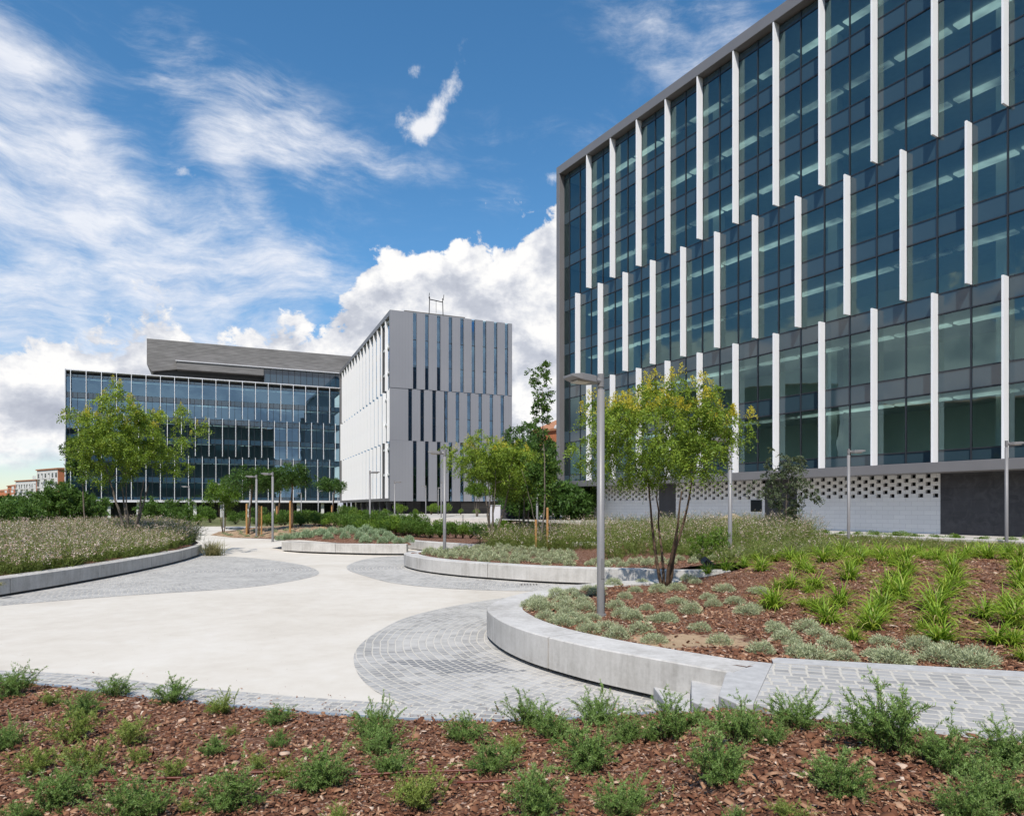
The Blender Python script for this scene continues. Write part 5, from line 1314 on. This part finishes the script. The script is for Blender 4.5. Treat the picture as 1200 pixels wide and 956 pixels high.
def dirn(x, y):
    t, v = (x - 600) / FPX, (HZ - y) / FPX; a = math.atan(t); return a, math.atan(v * math.cos(a))
def gauss(x, y, rx, ry, rot=0.):
    a0, e0 = dirn(x, y); ca, sa = math.cos(rot), math.sin(rot)
    u = n.m('SUBTRACT', az, a0); v = n.m('SUBTRACT', el, e0)
    p_ = n.m('DIVIDE', n.m('ADD', n.m('MULTIPLY', u, ca), n.m('MULTIPLY', v, sa)), rx / FPX)
    q_ = n.m('DIVIDE', n.m('SUBTRACT', n.m('MULTIPLY', v, ca), n.m('MULTIPLY', u, sa)), ry / FPX)
    return n.m('EXPONENT', n.m('MULTIPLY', n.m('ADD', n.m('MULTIPLY', p_, p_), n.m('MULTIPLY', q_, q_)), -1.))
def add(*a):
    r = a[0]
    for b in a[1:]: r = n.m('ADD', r, b)
    return r
# cumulus banks: upper edge as a function of azimuth
cp = [(-60, 400), (60, 372), (200, 380), (300, 374), (370, 372), (400, 345), (450, 300), (500, 285), (560, 282), (600, 270), (650, 235), (760, 230), (1000, 330), (1250, 380)]
pts = []
for x, y in cp: a, e = dirn(x, y); pts.append(((a + 1) / 2, e))
edge = fcurve(n.m('DIVIDE', n.m('ADD', az, 1.), 2.), [(0, pts[0][1])] + pts + [(1, .2)])
def warpn(scale, amt, off=(0, 0, 0)):
    _, c = n.noise(P, scale, 3, .5)
    s_ = n.node('ShaderNodeVectorMath', operation='SUBTRACT'); n.link(c, s_.inputs[0]); s_.inputs[1].default_value = (.5, .5, .5)
    k = n.node('ShaderNodeVectorMath', operation='SCALE'); n.link(s_.outputs[0], k.inputs[0]); k.inputs['Scale'].default_value = amt
    a_ = n.node('ShaderNodeVectorMath', operation='ADD'); n.link(P, a_.inputs[0]); n.link(k.outputs[0], a_.inputs[1])
    b_ = n.node('ShaderNodeVectorMath', operation='ADD'); n.link(a_.outputs[0], b_.inputs[0]); b_.inputs[1].default_value = off
    return b_.outputs[0]
def mapv(v, scale, rot=0.):
    mp = n.node('ShaderNodeMapping'); mp.inputs['Scale'].default_value = scale; mp.inputs['Rotation'].default_value = (0, 0, rot); n.link(v, mp.inputs[0]); return mp.outputs[0]
wp = warpn(9, .03)
c1, _ = n.noise(mapv(wp, (1, 1.25, 1)), 9, 10, .62)
c1b, _ = n.noise(mapv(warpn(9, .03, (.012, .03, 0)), (1, 1.25, 1)), 9, 5, .6)   # sample nearer the light for self shading
puff = n.m('SUBTRACT', c1, .5)
dens = n.m('ADD', n.m('MULTIPLY', n.m('SUBTRACT', edge, el), 9.), n.m('MULTIPLY', puff, 3.2))
cum = n.ss(dens, -.02, .16)
lit = n.m('MULTIPLY', n.m('SUBTRACT', c1, c1b), 3.2)
depth = n.m('SUBTRACT', edge, el)
c2, _ = n.noise(mapv(wp, (1, 2.4, 1)), 5.5, 8, .6)
body = n.m('ADD', n.m('ADD', .72, lit), n.m('MULTIPLY', n.m('SUBTRACT', .5, c2), n.m('ADD', .6, n.m('MULTIPLY', depth, 3.5))), clamp=True)
ccol = n.ramp(body, [(.0, (2.9, 3.1, 3.65)), (.4, (3.7, 3.9, 4.4)), (.7, (5.0, 5.1, 5.4)), (1, (6.4, 6.35, 6.3))])
# low on the left the bank breaks up over a pale blue horizon
brk = n.ss(n.m('ADD', el, n.m('MULTIPLY', n.m('SUBTRACT', c2, .5), .16)), .045, .085)
leftw = n.ss(az, -.40, -.50)
cum = n.m('MULTIPLY', cum, n.m('SUBTRACT', 1., n.m('MULTIPLY', leftw, n.m('SUBTRACT', 1., brk))))
# high cirrus veils, streaked
cw = warpn(3.2, .16)
s1, _ = n.noise(mapv(cw, (2.2, 5.2, 1), .75), 2.0, 11, .62)
s2, _ = n.noise(mapv(cw, (1.5, 3.8, 1), -.15), 4.5, 11, .66)
lobes = add(n.m('MULTIPLY', gauss(10, 200, 190, 62, -.62), .85), n.m('MULTIPLY', gauss(40, 330, 260, 62, -.30), 1.1), n.m('MULTIPLY', gauss(285, 318, 125, 66, -.30), 1.05),
            n.m('MULTIPLY', gauss(300, 140, 110, 42, -.3), .75), n.m('MULTIPLY', gauss(400, 175, 95, 22, -.15), .62), n.m('MULTIPLY', gauss(270, 200, 80, 20, -.75), .6),
            n.m('MULTIPLY', gauss(10, 80, 120, 40, -.7), .6), n.m('MULTIPLY', gauss(830, 40, 140, 60, -.4), .62), n.m('MULTIPLY', gauss(640, 170, 130, 40, 0), .28), n.m('MULTIPLY', gauss(590, 230, 80, 18, .1), .25),
            n.m('MULTIPLY', gauss(-300, 250, 300, 200, -.3), .6), n.m('MULTIPLY', gauss(1500, 200, 300, 200, .3), .5))
lobes = n.m('MINIMUM', lobes, 1.)
s4, _ = n.noise(mapv(cw, (1.2, 7., 1), .55), 7., 9, .7)
tex = add(n.m('MULTIPLY', n.m('SUBTRACT', s1, .5), 1.9), n.m('MULTIPLY', n.m('SUBTRACT', s2, .5), 1.5), n.m('MULTIPLY', n.m('SUBTRACT', s4, .5), .8))
cir = n.m('MULTIPLY', n.m('MULTIPLY', n.ss(n.m('ADD', tex, n.m('MULTIPLY', lobes, .70)), .02, 1.25), 1.0), n.m('MINIMUM', n.m('MULTIPLY', lobes, 2.2), 1.))
cir = n.m('MULTIPLY', n.m('MINIMUM', cir, .90), n.ss(el, .045, .11))
# small detached puffs
sp = n.noise(mapv(wp, (1, 1, 1)), 26, 8, .65)[0]
sm = add(gauss(520, 118, 46, 13, .92), n.m('MULTIPLY', gauss(492, 152, 26, 10, .15), .85), n.m('MULTIPLY', gauss(470, 140, 9, 12, -.5), .75), n.m('MULTIPLY', gauss(486, 87, 9, 7, .2), .8), n.m('MULTIPLY', gauss(217, 202, 14, 6, 0), .8), n.m('MULTIPLY', gauss(650, 209, 8, 7, 0), .9))
small = n.ss(n.m('ADD', n.m('MULTIPLY', n.m('SUBTRACT', sp, .5), 3.0), n.m('MULTIPLY', sm, 1.0)), .35, 1.45)
small = n.m('MULTIPLY', small, n.m('MINIMUM', n.m('MULTIPLY', sm, 3.), 1.))
# scattered clouds over the rest of the sky so reflections and other views have them
beh = n.ss(n.m('ABSOLUTE', az), .95, 1.3)
s3, _ = n.noise(d, 2.6, 8, .6)
bc = n.m('MULTIPLY', n.m('MULTIPLY', n.ss(s3, .55, .75), beh), .4)
ccir = n.ramp(n.m('ADD', n.m('MULTIPLY', s2, .6), n.m('MULTIPLY', s4, .4)), [(.35, (4.3, 4.65, 5.5)), (.62, (6.0, 6.1, 6.4))])
colr = n.mix(cir, hs.outputs[0], ccir)
colr = n.mix(bc, colr, (4.6, 4.8, 5.2))
colr = n.mix(cum, colr, ccol)
colr = n.mix(small, colr, (5.6, 5.7, 6.0))
n.link(colr, bg.inputs[0])

sl = bpy.data.lights.new('sun', 'SUN'); sl.energy = 5.0; sl.angle = math.radians(.5); sl.color = (1., .935, .85)
so = bpy.data.objects.new('sun', sl); COL.objects.link(so)
sd = Vector((math.sin(SUN_AZ) * math.cos(SUN_EL), math.cos(SUN_AZ) * math.cos(SUN_EL), math.sin(SUN_EL)))
so.rotation_euler = sd.to_track_quat('Z', 'Y').to_euler(); so.location = sd * 100

cam = bpy.data.cameras.new('camera'); co = bpy.data.objects.new('camera', cam); COL.objects.link(co)
cam.sensor_width = 36; cam.lens = 24; cam.shift_y = (HZ - 478) / 1200; cam.clip_start = .1; cam.clip_end = 8000
co.location = (0, 0, H); co.rotation_euler = (PI / 2, 0, 0); scene.camera = co
scene.view_settings.view_transform = 'Standard'; scene.view_settings.look = 'None'; scene.view_settings.gamma = 1; scene.view_settings.exposure = .07
scene.view_settings.use_curve_mapping = False
scene.cycles.max_bounces = 8; scene.cycles.transparent_max_bounces = 24; scene.cycles.use_denoising = True
scene.cycles.caustics_reflective = False; scene.cycles.caustics_refractive = False
